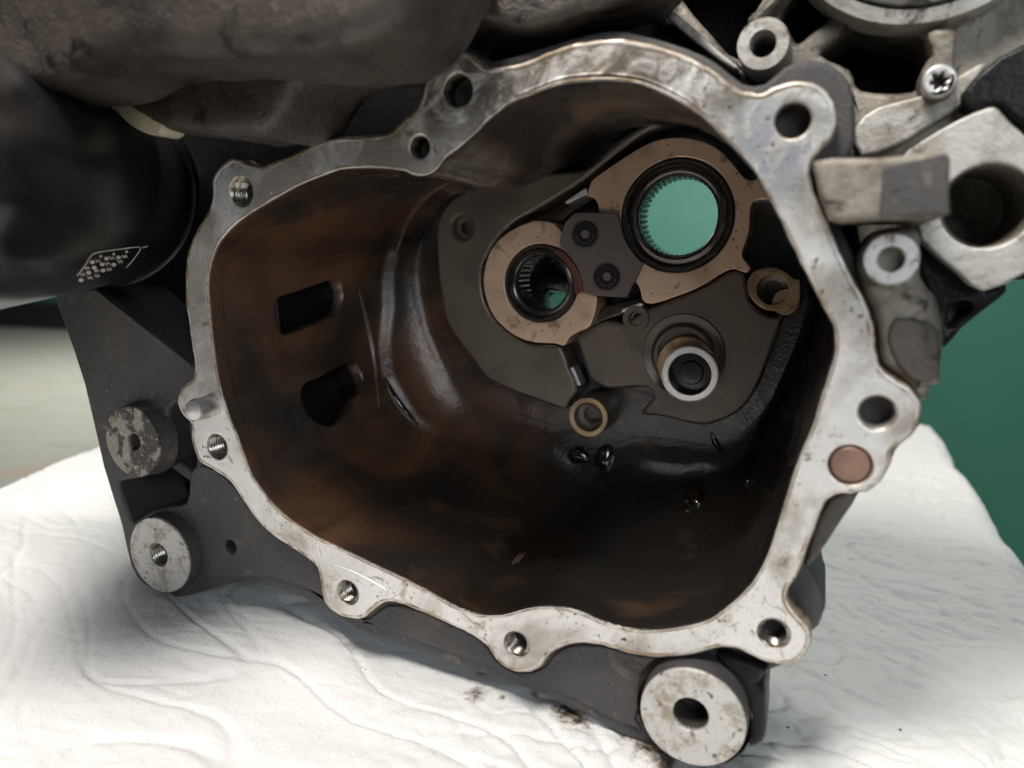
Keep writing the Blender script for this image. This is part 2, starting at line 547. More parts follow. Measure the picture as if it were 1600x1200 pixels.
STAINS = [((888, 1113), 0.0065, 1.0), ((905, 1128), 0.004, 1.0), ((745, 1085), 0.0045, 0.75), ((758, 1045), 0.004, 0.8),
          ((1012, 1168), 0.006, 1.0), ((1040, 1190), 0.006, 1.0), ((985, 1150), 0.004, 0.9), ((1278, 1082), 0.0011, 1.0),
          ((1290, 1055), 0.0007, 0.9), ((1228, 1048), 0.0006, 1.0), ((1406, 1141), 0.0006, 1.0), ((190, 909), 0.0006, 1.0),
          ((1378, 987), 0.0005, 1.0), ((1355, 999), 0.0005, 1.0), ((1231, 1136), 0.0006, 1.0), ((571, 1046), 0.0005, 1.0),
          ((785, 1090), 0.0016, 0.7), ((836, 1085), 0.0025, 0.6)]
def cloth_base(x, y):
    return -0.1915 - 0.058 * (min(max(x, -0.55), 0.1) + 0.30)

def crease(n, w):
    return max(0.0, 1 - abs(n) / w)

def folds(x, y):
    big = noise.noise(Vector((x * 7 + 3, y * 7, 1.7)))
    u = 0.90 * x - 0.43 * y
    s = 0.43 * x + 0.90 * y
    s += 0.060 * noise.noise(Vector((x * 5, y * 5, 0.3))) + 0.018 * noise.noise(Vector((x * 15, y * 15, 5.3)))
    n1 = noise.noise(Vector((u * 5, s * 15, 4.2)))
    n2 = noise.noise(Vector((u * 9 + 9, s * 34, 7.7)))
    n3 = noise.noise(Vector((u * 20 + 3, s * 66, 2.7)))
    n4 = noise.noise(Vector((u * 24 + 1, s * 30, 9.7)))
    e1 = noise.noise(Vector((x * 9, y * 9, 11.2)))
    c1 = noise.noise(Vector((x * 20, y * 30, 6.2)))
    c2 = noise.noise(Vector((x * 48 + 5, y * 70, 1.2)))
    c3 = noise.noise(Vector((x * 120, y * 160, 8.2)))
    left = min(1.0, max(0.0, (-0.05 - x) / 0.14))
    h = 0.0045 * big
    q1 = max(0.0, min(1.0, 0.5 + 2.2 * e1))
    h += left * (0.0036 * n1 + 0.0018 * n2 - q1 * 0.0022 * crease(n1, 0.05) - (1 - 0.6 * q1) * 0.0020 * crease(n2, 0.07)
                 - 0.0009 * crease(n3, 0.10) * q1 - 0.0005 * crease(n4, 0.06) + 0.0004 * n3)
    h += (1 - left) * (0.0018 * c1 + 0.0010 * c2 - 0.0020 * crease(c1, 0.06) - 0.0015 * crease(c2, 0.12) + 0.0007 * c3 - 0.0022 * crease(n2, 0.06))
    return h + 0.0004 * c3

m = Mat('white_cotton_cloth', (0.83, 0.82, 0.81), 0.9, 0.0, 0.2)
for (px, py), r, w in STAINS:
    pt = PZ(px, py, -0.20)
    for _ in range(3):
        pt = PZ(px, py, cloth_base(pt.x, pt.y) + folds(pt.x, pt.y))
    d = m.N.new('ShaderNodeVectorMath'); d.operation = 'DISTANCE'
    m.L.new(m.pos, d.inputs[0]); d.inputs[1].default_value = pt
    f = m.math('ADD', m.math('DIVIDE', d.outputs['Value'], r * 1.5), m.math('MULTIPLY', m.noise(190, 4, 0.7), 2.4))
    m.mix(m.math('MULTIPLY', m.ramp(f, 2.3, 1.6), w * 0.7), (0.22, 0.15, 0.085))
    m.mix(m.math('MULTIPLY', m.ramp(f, 1.8, 1.3), w), (0.055, 0.042, 0.03))
m.bump(m.noise(1600, 3, 0.65), 0.0006, 0.8)
m.bump(m.noise(240, 5, 0.65, 0.6), 0.0010, 0.7)
M['cloth'] = m.m

def cloth_point(s, t):
    """s, t are lengths over the cloth; past the bench edges the cloth turns down"""
    x, y = s, t
    drop = 0.0
    R = 0.02
    ex1 = BX1 + 0.006 * noise.noise(Vector((t * 9, 0, 5)))
    ex0 = BX0 + 0.02 * noise.noise(Vector((t * 6, 3, 5)))
    def turn(d):
        if d < R * math.pi / 2:
            return R * math.sin(d / R), R * (1 - math.cos(d / R))
        return R, R + d - R * math.pi / 2
    if s > ex1:
        dx, dz = turn(s - ex1); x = ex1 + dx + 0.05 * max(0, dz - R) + 0.004 * math.sin(t * 60) * min(1, dz * 20); drop = max(drop, dz)
    if s < ex0:
        dx, dz = turn(ex0 - s); x = ex0 - dx - 0.05 * max(0, dz - R) - 0.006 * math.sin(t * 48) * min(1, dz * 20); drop = max(drop, dz)
    if t > BY1:
        dx, dz = turn(t - BY1); y = BY1 + dx; drop = max(drop, dz)
    z = cloth_base(x, y) + folds(s, t) * (1 if drop < R else 0.4) - drop
    return (x, y, z)

NS, NT = 620, 560
S0, S1 = BX0 - 0.16, BX1 + 0.16
rows = [BY0 + (-0.16 - BY0) * k / 60 for k in range(60)] + [-0.16 + 0.56 * k / 400 for k in range(400)] + [0.40 + (BY1 + 0.12 - 0.40) * k / 100 for k in range(101)]
vs = [cloth_point(S0 + (S1 - S0) * i / NS, t) for t in rows for i in range(NS + 1)]
fs = [(j * (NS + 1) + i, j * (NS + 1) + i + 1, (j + 1) * (NS + 1) + i + 1, (j + 1) * (NS + 1) + i) for j in range(len(rows) - 1) for i in range(NS)]
cloth = mesh_ob('cloth', vs, fs, M['cloth'], None, 180)
cloth['label'] = 'wrinkled white cotton cloth with brown oil stains spread under the engine casing'
cloth['category'] = 'cloth'

# ================================================================== ENGINE CASING
E_LOC = Vector((-0.12, 0.06, -0.20))
ENG = thing('engine_casing', E_LOC, 'open grey engine casing with pale machined flange around an oily cavity', 'engine casing')

INNER = [(800,162),(831,150),(872,135),(919,129),(962,129),(1000,135),(1044,153),(1072,169),(1097,186),(1128,216),(1153,241),(1181,275),(1206,322),(1219,347),(1241,394),(1266,444),(1287,484),(1300,509),(1303,531),(1302,553),(1292,587),(1278,628),(1266,669),(1247,712),(1219,800),(1197,866),(1178,903),(1159,925),(1137,944),(1106,967),(1062,978),(1019,983),(981,981),(944,971),(916,959),(884,949),(844,946),(812,952),(784,959),(750,959),(719,950),(678,928),(631,903),(584,881),(537,858),(491,836),(453,811),(431,791),(416,772),(400,750),(391,734),(372,681),(359,650),(344,600),(337,553),(330,491),(327,444),(331,412),(341,384),(353,368),(375,347),(403,328),(437,308),(466,292),(497,279),(531,267),(566,264),(600,265),(631,269),(644,275),(659,277),(675,272),(687,261),(697,248),(716,234),(741,212),(766,187)]
OUTER = [(359,247),(375,248),(387,255),(412,258),(437,248),(462,238),(494,222),(525,214),(562,211),(603,208),(619,197),(634,181),(650,170),(659,150),(664,125),(672,103),(687,86),(709,78),(731,81),(747,94),(762,105),(791,102),(819,97),(853,82),(890,69),(930,61),(972,60),(1019,68),(1066,84),(1112,106),(1144,131),(1166,142),(1191,144),(1212,134),(1240,126),(1269,128),(1294,144),(1306,169),(1308,194),(1300,216),(1284,234),(1272,247),(1266,261),(1267,281),(1276,309),(1294,347),(1312,391),(1331,431),(1350,466),(1362,497),(1367,525),(1369,547),(1375,569),(1387,584),(1412,600),(1431,616),(1441,633),(1439,656),(1428,678),(1409,694),(1396,708),(1392,725),(1381,747),(1362,766),(1337,772),(1312,773),(1294,781),(1287,794),(1275,825),(1259,866),(1247,897),(1234,916),(1230,932),(1237,951),(1256,971),(1266,987),(1267,1006),(1256,1025),(1241,1037),(1216,1039),(1194,1035),(1172,1025),(1147,1014),(1120,1014),(1078,1025),(1031,1028),(994,1025),(962,1016),(937,1009),(906,1006),(881,1011),(859,1023),(847,1041),(828,1051),(803,1050),(784,1041),(769,1024),(756,1006),(725,987),(678,966),(641,950),(616,942),(597,944),(581,956),(566,967),(544,967),(522,958),(506,941),(500,912),(494,887),(478,872),(453,856),(425,837),(403,816),(387,794),(378,781),(359,753),(331,734),(312,722),(303,703),(298,681),(299,664),(284,648),(277,632),(278,617),(285,603),(300,591),(303,569),(298,537),(294,506),(289,469),(289,428),(292,397),(300,372),(312,350),(325,328),(331,306),(331,281),(341,262)]
IN = smooth(loop(INNER, 0), 3)
OUT = smooth(loop(OUTER, 0), 3)

# centre, radius px (vertical), threaded?, depth
HOLES = [((377, 300), 0.0064, 't'), ((715, 141), 0.0062, 'p'), ((655, 230), 0.0044, 'p'), ((1239, 188), 0.0057, 'p'),
         ((1371, 645), 0.0058, 'p'), ((1329, 727), 0.0070, 'c'), ((1209, 990), 0.0056, 't'), ((807, 1007), 0.0056, 't'),
         ((543, 926), 0.0058, 't'), ((339, 698), 0.0062, 't')]
TFL = 0.009
hl = [circle(*P(c[0], c[1], 0), r, 32) for c, r, k in HOLES]
def roughen(l, amp, sc):
    return [(x + amp * noise.noise(Vector((x * sc, z * sc, 1))), z + amp * noise.noise(Vector((x * sc, z * sc, 9)))) for x, z in l]
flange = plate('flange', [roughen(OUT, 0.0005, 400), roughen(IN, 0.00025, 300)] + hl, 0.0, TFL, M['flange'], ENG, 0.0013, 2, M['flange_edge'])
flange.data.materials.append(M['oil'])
from mathutils.kdtree import KDTree
dense = [tuple(Vector(IN[i]).lerp(Vector(IN[(i + 1) % len(IN)]), k / 8)) for i in range(len(IN)) for k in range(8)]
kd = KDTree(len(dense))
for i, q in enumerate(dense):
    kd.insert((q[0], 0, q[1]), i)
kd.balance()
for p in flange.data.polygons:
    if p.normal.y > -0.8 and kd.find((p.center.x, 0, p.center.z))[2] < 0.0022:
        p.material_index = 2
plate('varnished_lip', [offset(IN, 0.0016), offset(IN, 0.0010)], -0.00025, 0.004, M['amber'], flange, 0.0002, 1)
plate('varnished_lip', [offset(OUT, -0.0011), offset(OUT, -0.0021)], -0.0002, 0.004, M['amber_edge'], flange, 0.0001, 1)
# faint machined step along the top arch
arc = smooth(loop([(806,147),(836,135),(876,120),(920,114),(964,114),(1006,121),(1048,138),(1082,158),(1112,184)], 0), 4, False)
arc2 = smooth(loop([(806,151),(836,139),(876,124),(920,118),(964,118),(1006,125),(1048,142),(1082,162),(1112,188)], 0), 4, False)
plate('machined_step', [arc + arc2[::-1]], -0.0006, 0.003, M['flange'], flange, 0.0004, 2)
ln = loop([(522,882),(560,896),(600,918),(606,926),(598,930),(556,906),(520,890)], 0)
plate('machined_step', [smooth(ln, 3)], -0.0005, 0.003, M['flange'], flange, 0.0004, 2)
for c, r, k in HOLES:
    q = P(c[0], c[1], 0)
    if k == 't':
        threads('threaded_hole', q, r, 0.0004, 0.022, flange)
    elif k == 'p':
        bore('bolt_hole', q, r, 0.0003, 0.018 if c[0] > 1300 else 0.040, flange, M['zinc'] if c[0] > 1300 else M['bore'])  # right-hand hole paler: its inner reflection is put into the colour
    else:
        lathe('copper_dowel', q, [(r * 0.93, 0.008), (r * 0.93, 0.0008), (r * 0.86, 0.0002), (0, 0.0)], M['copper'], flange, 40)
q = P(331, 634, 0)
lathe('dowel_pin', q, [(0.0062, 0.004), (0.0062, -0.0005), (0.0055, -0.0006), (0.0055, -0.0108), (0.0048, -0.0125), (0.0040, -0.0130), (0, -0.0131)], M['zinc'], flange, 40)

# ---- casing body behind the flange
BY = 0.010
BODY = [(300,385),(335,320),(345,262),(400,268),(500,232),(610,220),(655,182),(668,120),(690,82),(712,70),(740,76),(765,95),(850,72),(930,50),(980,48),(1070,74),(1120,98),(1160,130),(1195,130),(1225,104),(1262,92),(1300,100),(1328,128),(1336,165),(1336,215),(1325,245),(1300,275),(1305,330),(1330,390),(1368,470),(1378,540),(1420,598),(1436,634),(1430,668),(1400,705),(1388,735),(1366,764),(1330,776),(1312,800),(1290,842),(1266,880),(1272,898),(1284,925),(1287,955),(1279,980),(1266,990),(1262,1010),(1240,1034),(1205,1048),(1186,1062),(1192,1080),(1194,1120),(1191,1155),(1180,1168),(1150,1172),(1080,1185),(1010,1168),(950,1138),(870,1096),(800,1071),(700,1036),(610,1003),(560,986),(500,949),(450,926),(420,917),(380,912),(345,916),(300,930),(262,934),(225,915),(203,885),(188,820),(160,730),(130,600),(98,505),(85,462),(110,452),(152,450),(200,490),(260,540),(300,568),(304,500)]
POCKET = [(262,640),(292,628),(292,655),(297,690),(306,722),(296,742),(290,785),(262,792),(232,800),(208,815),(196,790),(186,755),(215,748),(246,735),(260,700)]
body_loop = smooth(loop(BODY, BY), 2)
in_wide = offset(IN, 0.0035)
sm_hole = circle(*P(359, 855, 0.0086), 0.0044, 24)
body = plate('casing_body', [body_loop, in_wide, smooth(loop(POCKET, BY), 3), sm_hole], BY, 0.055, M['paint'], ENG, 0.0022, 3)
bore('drilled_hole', P(359, 855, 0.0086), 0.0042, BY + 0.0015, 0.012, body, M['cast_dark'])
# rear part of the casing, blackened to hold the shade of the gaps
BACK = [(95,330),(90,140),(330,60),(650,30),(800,20),(960,10),(1100,60),(1170,110),(1310,130),(1330,300),(1370,500),(1390,620),(1350,760),(1230,930),(1150,1010),(900,980),(700,930),(480,850),(330,790),(215,812),(190,760),(150,640),(115,500)]
back = plate('casing_rear', [smooth(loop(BACK, 0.056), 2), offset(IN, 0.009)], 0.0555, 0.105, M['paint_black'], ENG, 0.003, 2)
# rib web joining bosses beside the pin
def bar(name, a, b, w, h, mat, parent, y=0.02):
    """rounded rib from pixel a to pixel b on depth plane y, w half width, proud towards the camera by h"""
    A = Vector(P(*a, y)); B = Vector(P(*b, y))
    d = (B - A).normalized(); n = Vector((-d.y, d.x))
    l = [tuple(A + n * w), tuple(A - n * w), tuple(B - n * w), tuple(B + n * w)]
    return plate(name, [l], y - h, y + 0.01, mat, parent, min(w, h) * 0.6, 3)
bar('rib', (262, 705), (312, 742), 0.0035, 0.006, M['paint'], body, 0.03)
bar('rib', (255, 650), (300, 618), 0.003, 0.006, M['paint_black'], body, 0.035)
bar('rib', (152, 455), (300, 572), 0.0012, 0.0015, M['paint'], body, BY + 0.0005)

# lower left web face, a little proud of the rest of the body
WEB = [(300,738),(316,730),(345,748),(372,778),(392,806),(430,845),(480,876),(496,905),(504,940),(525,962),(548,972),(572,970),(600,950),(640,955),(680,971),(726,992),(752,1010),(768,1032),(786,1048),(803,1056),(832,1055),(852,1043),(864,1026),(890,1014),(935,1014),(962,1021),(994,1030),(1031,1034),(1080,1030),(1130,1019),(1170,1036),(1160,1060),(1120,1050),(1060,1046),(1010,1080),(990,1130),(1000,1150),(930,1118),(860,1082),(790,1058),(700,1026),(610,993),(560,975),(500,938),(450,916),(420,908),(380,905),(345,908),(320,905),(312,870),(300,830),(292,795)]
WLOOP = smooth(loop(WEB, 0.006), 2)

# mounting bosses
def boss(name, c, r, y0, y1, hr, face, parent, thread=False, hc=None, label=None, chamf=0.0015):
    q = P(c[0], c[1], y0)
    h = P(hc[0], hc[1], y0) if hc else q
    s = lathe(name, q, [(r, y0 + chamf), (r * 1.02, y0 + 0.004), (r * 1.08, y1)], M['paint'], parent, 56)
    f = plate('boss_face', [circle(q[0], q[1], r, 56), circle(h[0], h[1], hr, 32)], y0, y0 + chamf * 2, face, s, 0.0007, 2)
    if thread:
        threads('threaded_hole', h, hr, y0 + 0.0005, 0.018, s)
    else:
        bore('bolt_hole', h, hr, y0 + 0.0004, 0.025, s, M['cast_dark'])
    if label:
        s['label'] = label
    return s
boss('mounting_boss', (206, 690), 0.0196, 0.001, 0.0125, 0.0046, M['boss_corroded'], body, False, (209, 690), 'corroded mounting boss with flaking paint')
boss('mounting_boss', (248, 868), 0.0215, 0.001, 0.020, 0.0066, M['boss_face'], body, True, (247, 867), 'scuffed bare metal mounting boss with threaded hole')
boss('mounting_boss', (1081, 1122), 0.0207, -0.006, 0.045, 0.0070, M['boss_face'], body, False, (1079, 1117), 'mottled round mounting boss with a plain hole')
# oily crescent and buttress round the lower boss
q = P(1081, 1122, 0.0)
lathe('boss_collar', q, [(0.0222, 0.012), (0.0226, 0.004), (0.0232, 0.0032), (0.0245, 0.006), (0.0262, 0.016)], M['wet'], body, 56)
plate('buttress', [smooth(loop([(1120,1020),(1165,1030),(1200,1046),(1186,1066),(1196,1082),(1196,1150),(1182,1166),(1168,1160),(1160,1100),(1130,1060)], 0.006), 3)], 0.0045, 0.03, M['paint_black'], body, 0.004, 3)
web_hole = P(359, 855, 0.0086)
plate('lower_web', [WLOOP, circle(*web_hole, 0.0040, 24)], 0.0086, 0.0125, M['paint'], body, 0.0012, 2)
# rounded bulge on the right flank
lathe('flank_boss', P(1246, 945, 0.012), [(0.0, 0.0115), (0.006, 0.0118), (0.0092, 0.0135), (0.0102, 0.017), (0.0104, 0.05)], M['cast_dark'], body, 40)
plate('flank_rib', [smooth(loop([(1300,775),(1340,772),(1316,812),(1276,872),(1258,884),(1270,830)], 0.008), 2)], 0.0075, 0.03, M['cast_dark'], body, 0.002, 2)

# ================================================================== CAVITY
DEP = 0.150
EL = [(668,365),(672,420),(678,470),(690,515),(718,560),(755,610),(820,640),(880,660),(919,692),(960,684),(1000,672),(1060,678),(1100,686),(1140,676),(1170,652),(1195,618),(1218,570),(1238,520),(1252,470),(1260,420),(1255,380),(1232,300),(1182,232),(1134,196),(1096,181),(1053,176),(1010,184),(968,207),(938,230),(905,252),(793,262),(715,290),(684,320)]
END = smooth(loop(EL, DEP), 4)
CC = Vector(P(960, 430, DEP))
ST = offset(IN, 0.0006)
def radial(l, a):
    d = Vector((math.cos(a), math.sin(a))); best = 0
    n = len(l)
    for i in range(n):
        p = Vector(l[i]) - CC; q2 = Vector(l[(i + 1) % n]) - CC
        e = q2 - p
        den = d.x * e.y - d.y * e.x
        if abs(den) < 1e-12:
            continue
        t = (p.x * e.y - p.y * e.x) / den
        u = (p.x * d.y - p.y * d.x) / den
        if t > 0 and -1e-9 <= u <= 1 + 1e-9:
            best = max(best, t)
    return best
STEP = [(120, 0.15), (131, 0.26), (143, 0.49), (156, 0.66), (167, 0.63), (176, 0.55), (181, 0.52), (190, 0.55), (205, 0.7)]
NA, NV = 288, 64
A0 = -0.35                                         # seam on the right hand wall
R0 = [radial(ST, A0 + 2 * math.pi * i / NA) for i in range(NA)]
R1 = [radial(END, A0 + 2 * math.pi * i / NA) for i in range(NA)]
def sampled(T, u):
    u = u % NA; i = int(u); f = u - i
    return T[i % NA] * (1 - f) + T[(i + 1) % NA] * f
def wall_pt(u, v):
    """u in 0..NA round the cavity, v 0 at the flange .. 1 at the rear"""
    a = A0 + 2 * math.pi * u / NA
    r0, r1 = sampled(R0, u), sampled(R1, u)
    t = v * math.pi / 2
    e = 0.72
    c = max(math.cos(t), 0) ** e; s = math.sin(t) ** e
    r = r1 + (r0 - r1) * c
    y = 0.0012 + (DEP - 0.0012) * s
    x, z = CC.x + r * math.cos(a), CC.y + r * math.sin(a)
    # soft casting waves
    k = 0.0022 * noise.noise(Vector((x * 24, y * 24, z * 24))) * min(1, v * 5) * min(1, (1 - v) * 6)
    if 126 < u < 200:                                  # raised collar step on the left
        vs_ = STEP[0][1]
        for (ua, va), (ub, vb) in zip(STEP, STEP[1:]):
            if ua <= u <= ub:
                vs_ = va + (vb - va) * (u - ua) / (ub - ua)
        def ss(lo, hi, x_):
            t_ = min(1, max(0, (x_ - lo) / (hi - lo)))
            return t_ * t_ * (3 - 2 * t_)
        k -= 0.0050 * ss(vs_ - 0.01, vs_ + 0.05, v) * ss(126, 138, u) * (1 - ss(184, 200, u)) * (1 - ss(0.80, 1.0, v))
    return Vector((x + k * math.cos(a), y, z + k * math.sin(a)))
grid = [[wall_pt(i, j / NV) for j in range(NV + 1)] for i in range(NA)]
gp = [[proj(p) for p in col] for col in grid]
def locate(px, py):
    best = None
    for i in range(NA):
        for j in range(1, NV):
            g = gp[i][j]
            d = (g[0] - px) ** 2 + (g[1] - py) ** 2
            if best is None or d < best[0]:
                best = (d, i, j / NV)
    u, v = best[1], best[2]
    for _ in range(8):
        a = proj(wall_pt(u, v)); bu = proj(wall_pt(u + 0.2, v)); bv = proj(wall_pt(u, v + 0.004))
        j11, j21 = (bu[0] - a[0]) / 0.2, (bu[1] - a[1]) / 0.2
        j12, j22 = (bv[0] - a[0]) / 0.004, (bv[1] - a[1]) / 0.004
        det = j11 * j22 - j12 * j21
        if abs(det) < 1e-9:
            break
        ex, ey = px - a[0], py - a[1]
        du = (ex * j22 - ey * j12) / det; dv = (ey * j11 - ex * j21) / det
        u += max(-3, min(3, du)); v = min(0.98, max(0.02, v + max(-0.08, min(0.08, dv))))
    return u, v
def r6(pts):
    return [(350 + a / 3.2, 350 + b / 3.2) for a, b in pts]
SLOTS = [r6([(250,430),(270,370),(340,345),(450,308),(540,275),(578,290),(592,340),(585,400),(550,460),(430,510),(330,550),(290,550),(260,500)]),
         r6([(385,860),(402,800),(470,770),(560,720),(640,690),(672,720),(694,780),(684,840),(640,880),(605,950),(550,1010),(480,1000),(418,950)])]
slot_uv = []
for s in SLOTS:
    s2 = smooth(s, 3)
    slot_uv.append([locate(*q) for q in s2])
US = 1.0 / NA; 
def duv(u, v):
    return Vector((u / NA * 6.0, v))
verts2, edges2 = [], []
sl2 = [[duv(*q) for q in s] for s in slot_uv]
for i in range(NA + 1):
    for j in range(NV + 1):
        q = duv(i, j / NV)
        bad = False
        for s in sl2:
            if inside(q, s) or min((q - w).length for w in s) < 0.010:
                bad = True
                break
        if not bad:
            verts2.append(q)
for s in sl2:
    k0 = len(verts2)
    verts2 += s
    edges2 += [(k0 + i, k0 + (i + 1) % len(s)) for i in range(len(s))]
res = delaunay_2d_cdt(verts2, edges2, [], 0, 1e-6)
rv, rf = res[0], res[2]
fcs = []
for f in rf:
    c = (rv[f[0]] + rv[f[1]] + rv[f[2]]) / 3
    if any(inside(c, s) for s in sl2):
        continue
    fcs.append(tuple(f))
wv = [wall_pt(q.x * NA / 6.0, q.y) for q in rv]
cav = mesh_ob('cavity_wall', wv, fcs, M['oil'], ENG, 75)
bm = bmesh.new(); bm.from_mesh(cav.data)
bmesh.ops.remove_doubles(bm, verts=bm.verts, dist=2e-6)
bmesh.ops.recalc_face_normals(bm, faces=bm.faces)
bm.to_mesh(cav.data); bm.free()
cav.data.set_sharp_from_angle(angle=math.radians(75))
for s in slot_uv:
    ring = [wall_pt(*q) for q in s]
    cen = sum(ring, Vector()) / len(ring)
    out_d = Vector((cen.x - CC.x, 0, cen.z - CC.y)).normalized()
    n = len(ring)
    prof = [(-0.0004, 1.0), (0.0008, 0.965), (0.0055, 0.95), (0.0065, 1.25), (0.05, 1.35)]
    vv, ff = [], []
    for off, sc in prof:
        for p in ring:
            w = cen + (p - cen) * (sc if sc < 1 else 1.012)
            if off > 0.01:
                w = cen + (w - cen)
            vv.append(w + out_d * off)
    for a in range(len(prof) - 1):
        for i in range(n):
            ff.append((a * n + i, a * n + (i + 1) % n, (a + 1) * n + (i + 1) % n, (a + 1) * n + i))
    ff.append(tuple((len(prof) - 1) * n + i for i in range(n)))
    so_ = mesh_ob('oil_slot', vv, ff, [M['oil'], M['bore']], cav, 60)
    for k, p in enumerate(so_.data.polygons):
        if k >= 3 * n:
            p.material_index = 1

# rear floor of the cavity with the two shaft openings
BBc = P(1056, 337, 0.128); BBr = 91 / F * 0.415
BAc = P(844, 442, 0.128); BAr = 0.0248
def rpx(px, py, y, rp):
    """radius in metres of a circle that spans rp pixels upward at that pixel and depth"""
    a = P3(px, py, y); b = P3(px, py - rp, y)
    return (a - b).length
BBc = P(1057, 337, 0.124); BBr = rpx(1057, 337, 0.124, 91)
BAc = P(844, 443, 0.124); BAr = rpx(844, 443, 0.124, 62)
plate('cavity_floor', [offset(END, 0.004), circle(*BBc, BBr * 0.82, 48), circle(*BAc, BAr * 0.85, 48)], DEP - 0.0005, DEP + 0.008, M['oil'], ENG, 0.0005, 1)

PF = 0.1285      # front of the stained plates
LPL = r7([(80,470),(92,410),(130,350),(180,312),(270,275),(370,242),(480,234),(600,227),(672,222),(720,188),(760,150),(830,90),(930,32),(1040,10),(1150,18),(1230,50),(1300,110),(1285,126),(1218,78),(1145,48),(1040,40),(942,62),(852,120),(788,172),(738,214),(700,244),(640,285),(560,335),(460,395),(380,445),(310,520),(272,600),(262,660),(275,745),(320,830),(400,897),(480,924),(556,928),(586,940),(612,1010),(648,1110),(622,1150),(600,1188),(530,1165),(450,1137),(370,1105),(290,1068),(245,1010),(200,950),(160,895),(130,850),(110,790),(100,730),(88,650),(85,600)])
left_plate = plate('stained_rear_plate', [smooth(loop(LPL, PF), 2), circle(*P(722, 356, PF), rpx(722, 356, PF, 19), 32)], PF, DEP, M['plate'], ENG, 0.0022, 3, edge=M['edge_glint'])
q = P(722, 356, PF); r = rpx(722, 356, PF, 19)
lathe('counterbore', q, [(r + 0.0008, PF + 0.0002), (r, PF + 0.001), (r * 0.95, PF + 0.006), (r * 0.55, PF + 0.0062), (r * 0.5, PF + 0.012), (0, PF + 0.0122)], M['plate'], left_plate, 40)
RPL = r7([(650,900),(700,862),(770,830),(835,838),(900,800),(945,776),(1050,738),(1150,697),(1230,648),(1280,628),(1322,640),(1335,700),(1352,760),(1400,800),(1450,812),(1484,800),(1470,850),(1450,905),(1415,1000),(1380,1090),(1330,1170),(1280,1210),(1225,1235),(1155,1252),(1060,1234),(980,1215),(905,1208),(925,1175),(958,1135),(930,1100),(860,1098),(780,1106),(730,1085),(700,1055),(670,970)])
right_plate = plate('stained_rear_plate', [smooth(loop(RPL, PF), 2)], PF, DEP, M['plate'], ENG, 0.0022, 3, edge=M['edge_glint'])
# varnished machined pads round the bearings
PY = 0.1245
PB = r7([(690,325),(700,285),(716,255),(800,196),(900,132),(980,97),(1070,88),(1160,105),(1240,150),(1290,208),(1322,250),(1365,260),(1420,225),(1470,230),(1470,345),(1420,342),(1362,346),(1347,400),(1344,470),(1316,550),(1328,588),(1350,612),(1330,637),(1280,621),(1230,641),(1150,691),(1050,732),(950,762),(912,745),(904,705),(880,668),(840,640),(780,560),(780,470),(740,400),(733,362),(716,334)])
PA = r7([(270,660),(283,590),(310,530),(370,472),(470,426),(545,432),(564,446),(590,472),(640,520),(690,600),(690,700),(726,722),(728,770),(703,850),(660,872),(620,896),(606,922),(590,931),(556,920),(480,918),(400,891),(320,822),(282,742)])
pad_b = plate('bearing_pad', [smooth(loop(PB, PY), 2), circle(*BBc, BBr, 64)], PY, DEP - 0.002, M['pad'], ENG, 0.0008, 2)
pad_a = plate('bearing_pad', [smooth(loop(PA, PY), 2), circle(*BAc, BAr, 64)], PY, DEP - 0.002, M['pad'], ENG, 0.0008, 2)

def bearing(c, R, inner, parent, n, label):
    o = lathe('bearing', c, [(R, PY + 0.004), (R * 0.995, PY - 0.0002), (R * 0.97, PY - 0.0008), (R * 0.90, PY - 0.0008), (R * 0.885, PY + 0.001),
                             (R * 0.86, PY + 0.0022), (R * 0.78, PY + 0.0015), (R * 0.72, PY + 0.0022), (R * 0.70, PY + 0.003), (R * 0.70, PY + 0.0045), (R * 0.76, PY + 0.005), (R * 0.76, PY + 0.026), (R * 0.98, PY + 0.026)], M['steel_dark'], parent, 72)
    o['label'] = label
    lathe('race_glint', c, [(R * 0.735, PY + 0.0021), (R * 0.722, PY + 0.0016), (R * 0.708, PY + 0.0022)], M['thread'], o, 72)  # thin paler rings painted in for the highlights along the race edges
    lathe('race_glint', c, [(R * 0.955, PY - 0.0006), (R * 0.942, PY - 0.0011), (R * 0.928, PY - 0.0006)], M['retainer'], o, 72)
    # needle rollers standing in the race
    vs, fs = [], []
    rr = R * 0.70 * math.sin(math.pi / n) * 0.93
    for k in range(n):
        a = 2 * math.pi * (k + 0.5) / n
        cx = c[0] + (inner + rr) * math.cos(a); cz = c[1] + (inner + rr) * math.sin(a)
        b = len(vs)
        for y in (PY + 0.0055, PY + 0.024):
            for i in range(8):
                t = 2 * math.pi * i / 8
                vs.append((cx + rr * math.cos(t), y, cz + rr * math.sin(t)))
        for i in range(8):
            fs.append((b + i, b + (i + 1) % 8, b + 8 + (i + 1) % 8, b + 8 + i))
        fs.append(tuple(b + i for i in range(8))); fs.append(tuple(b + 15 - i for i in range(8)))
    rl = mesh_ob('needle_rollers', vs, fs, M['steel_dark'], o, 40)
    rl['kind'] = 'stuff'
    return o
bearing(BBc, BBr, BBr * 0.685, ENG, 46, 'large open needle bearing')
bb_a = bearing(BAc, BAr, BAr * 0.70, ENG, 34, 'smaller needle bearing')
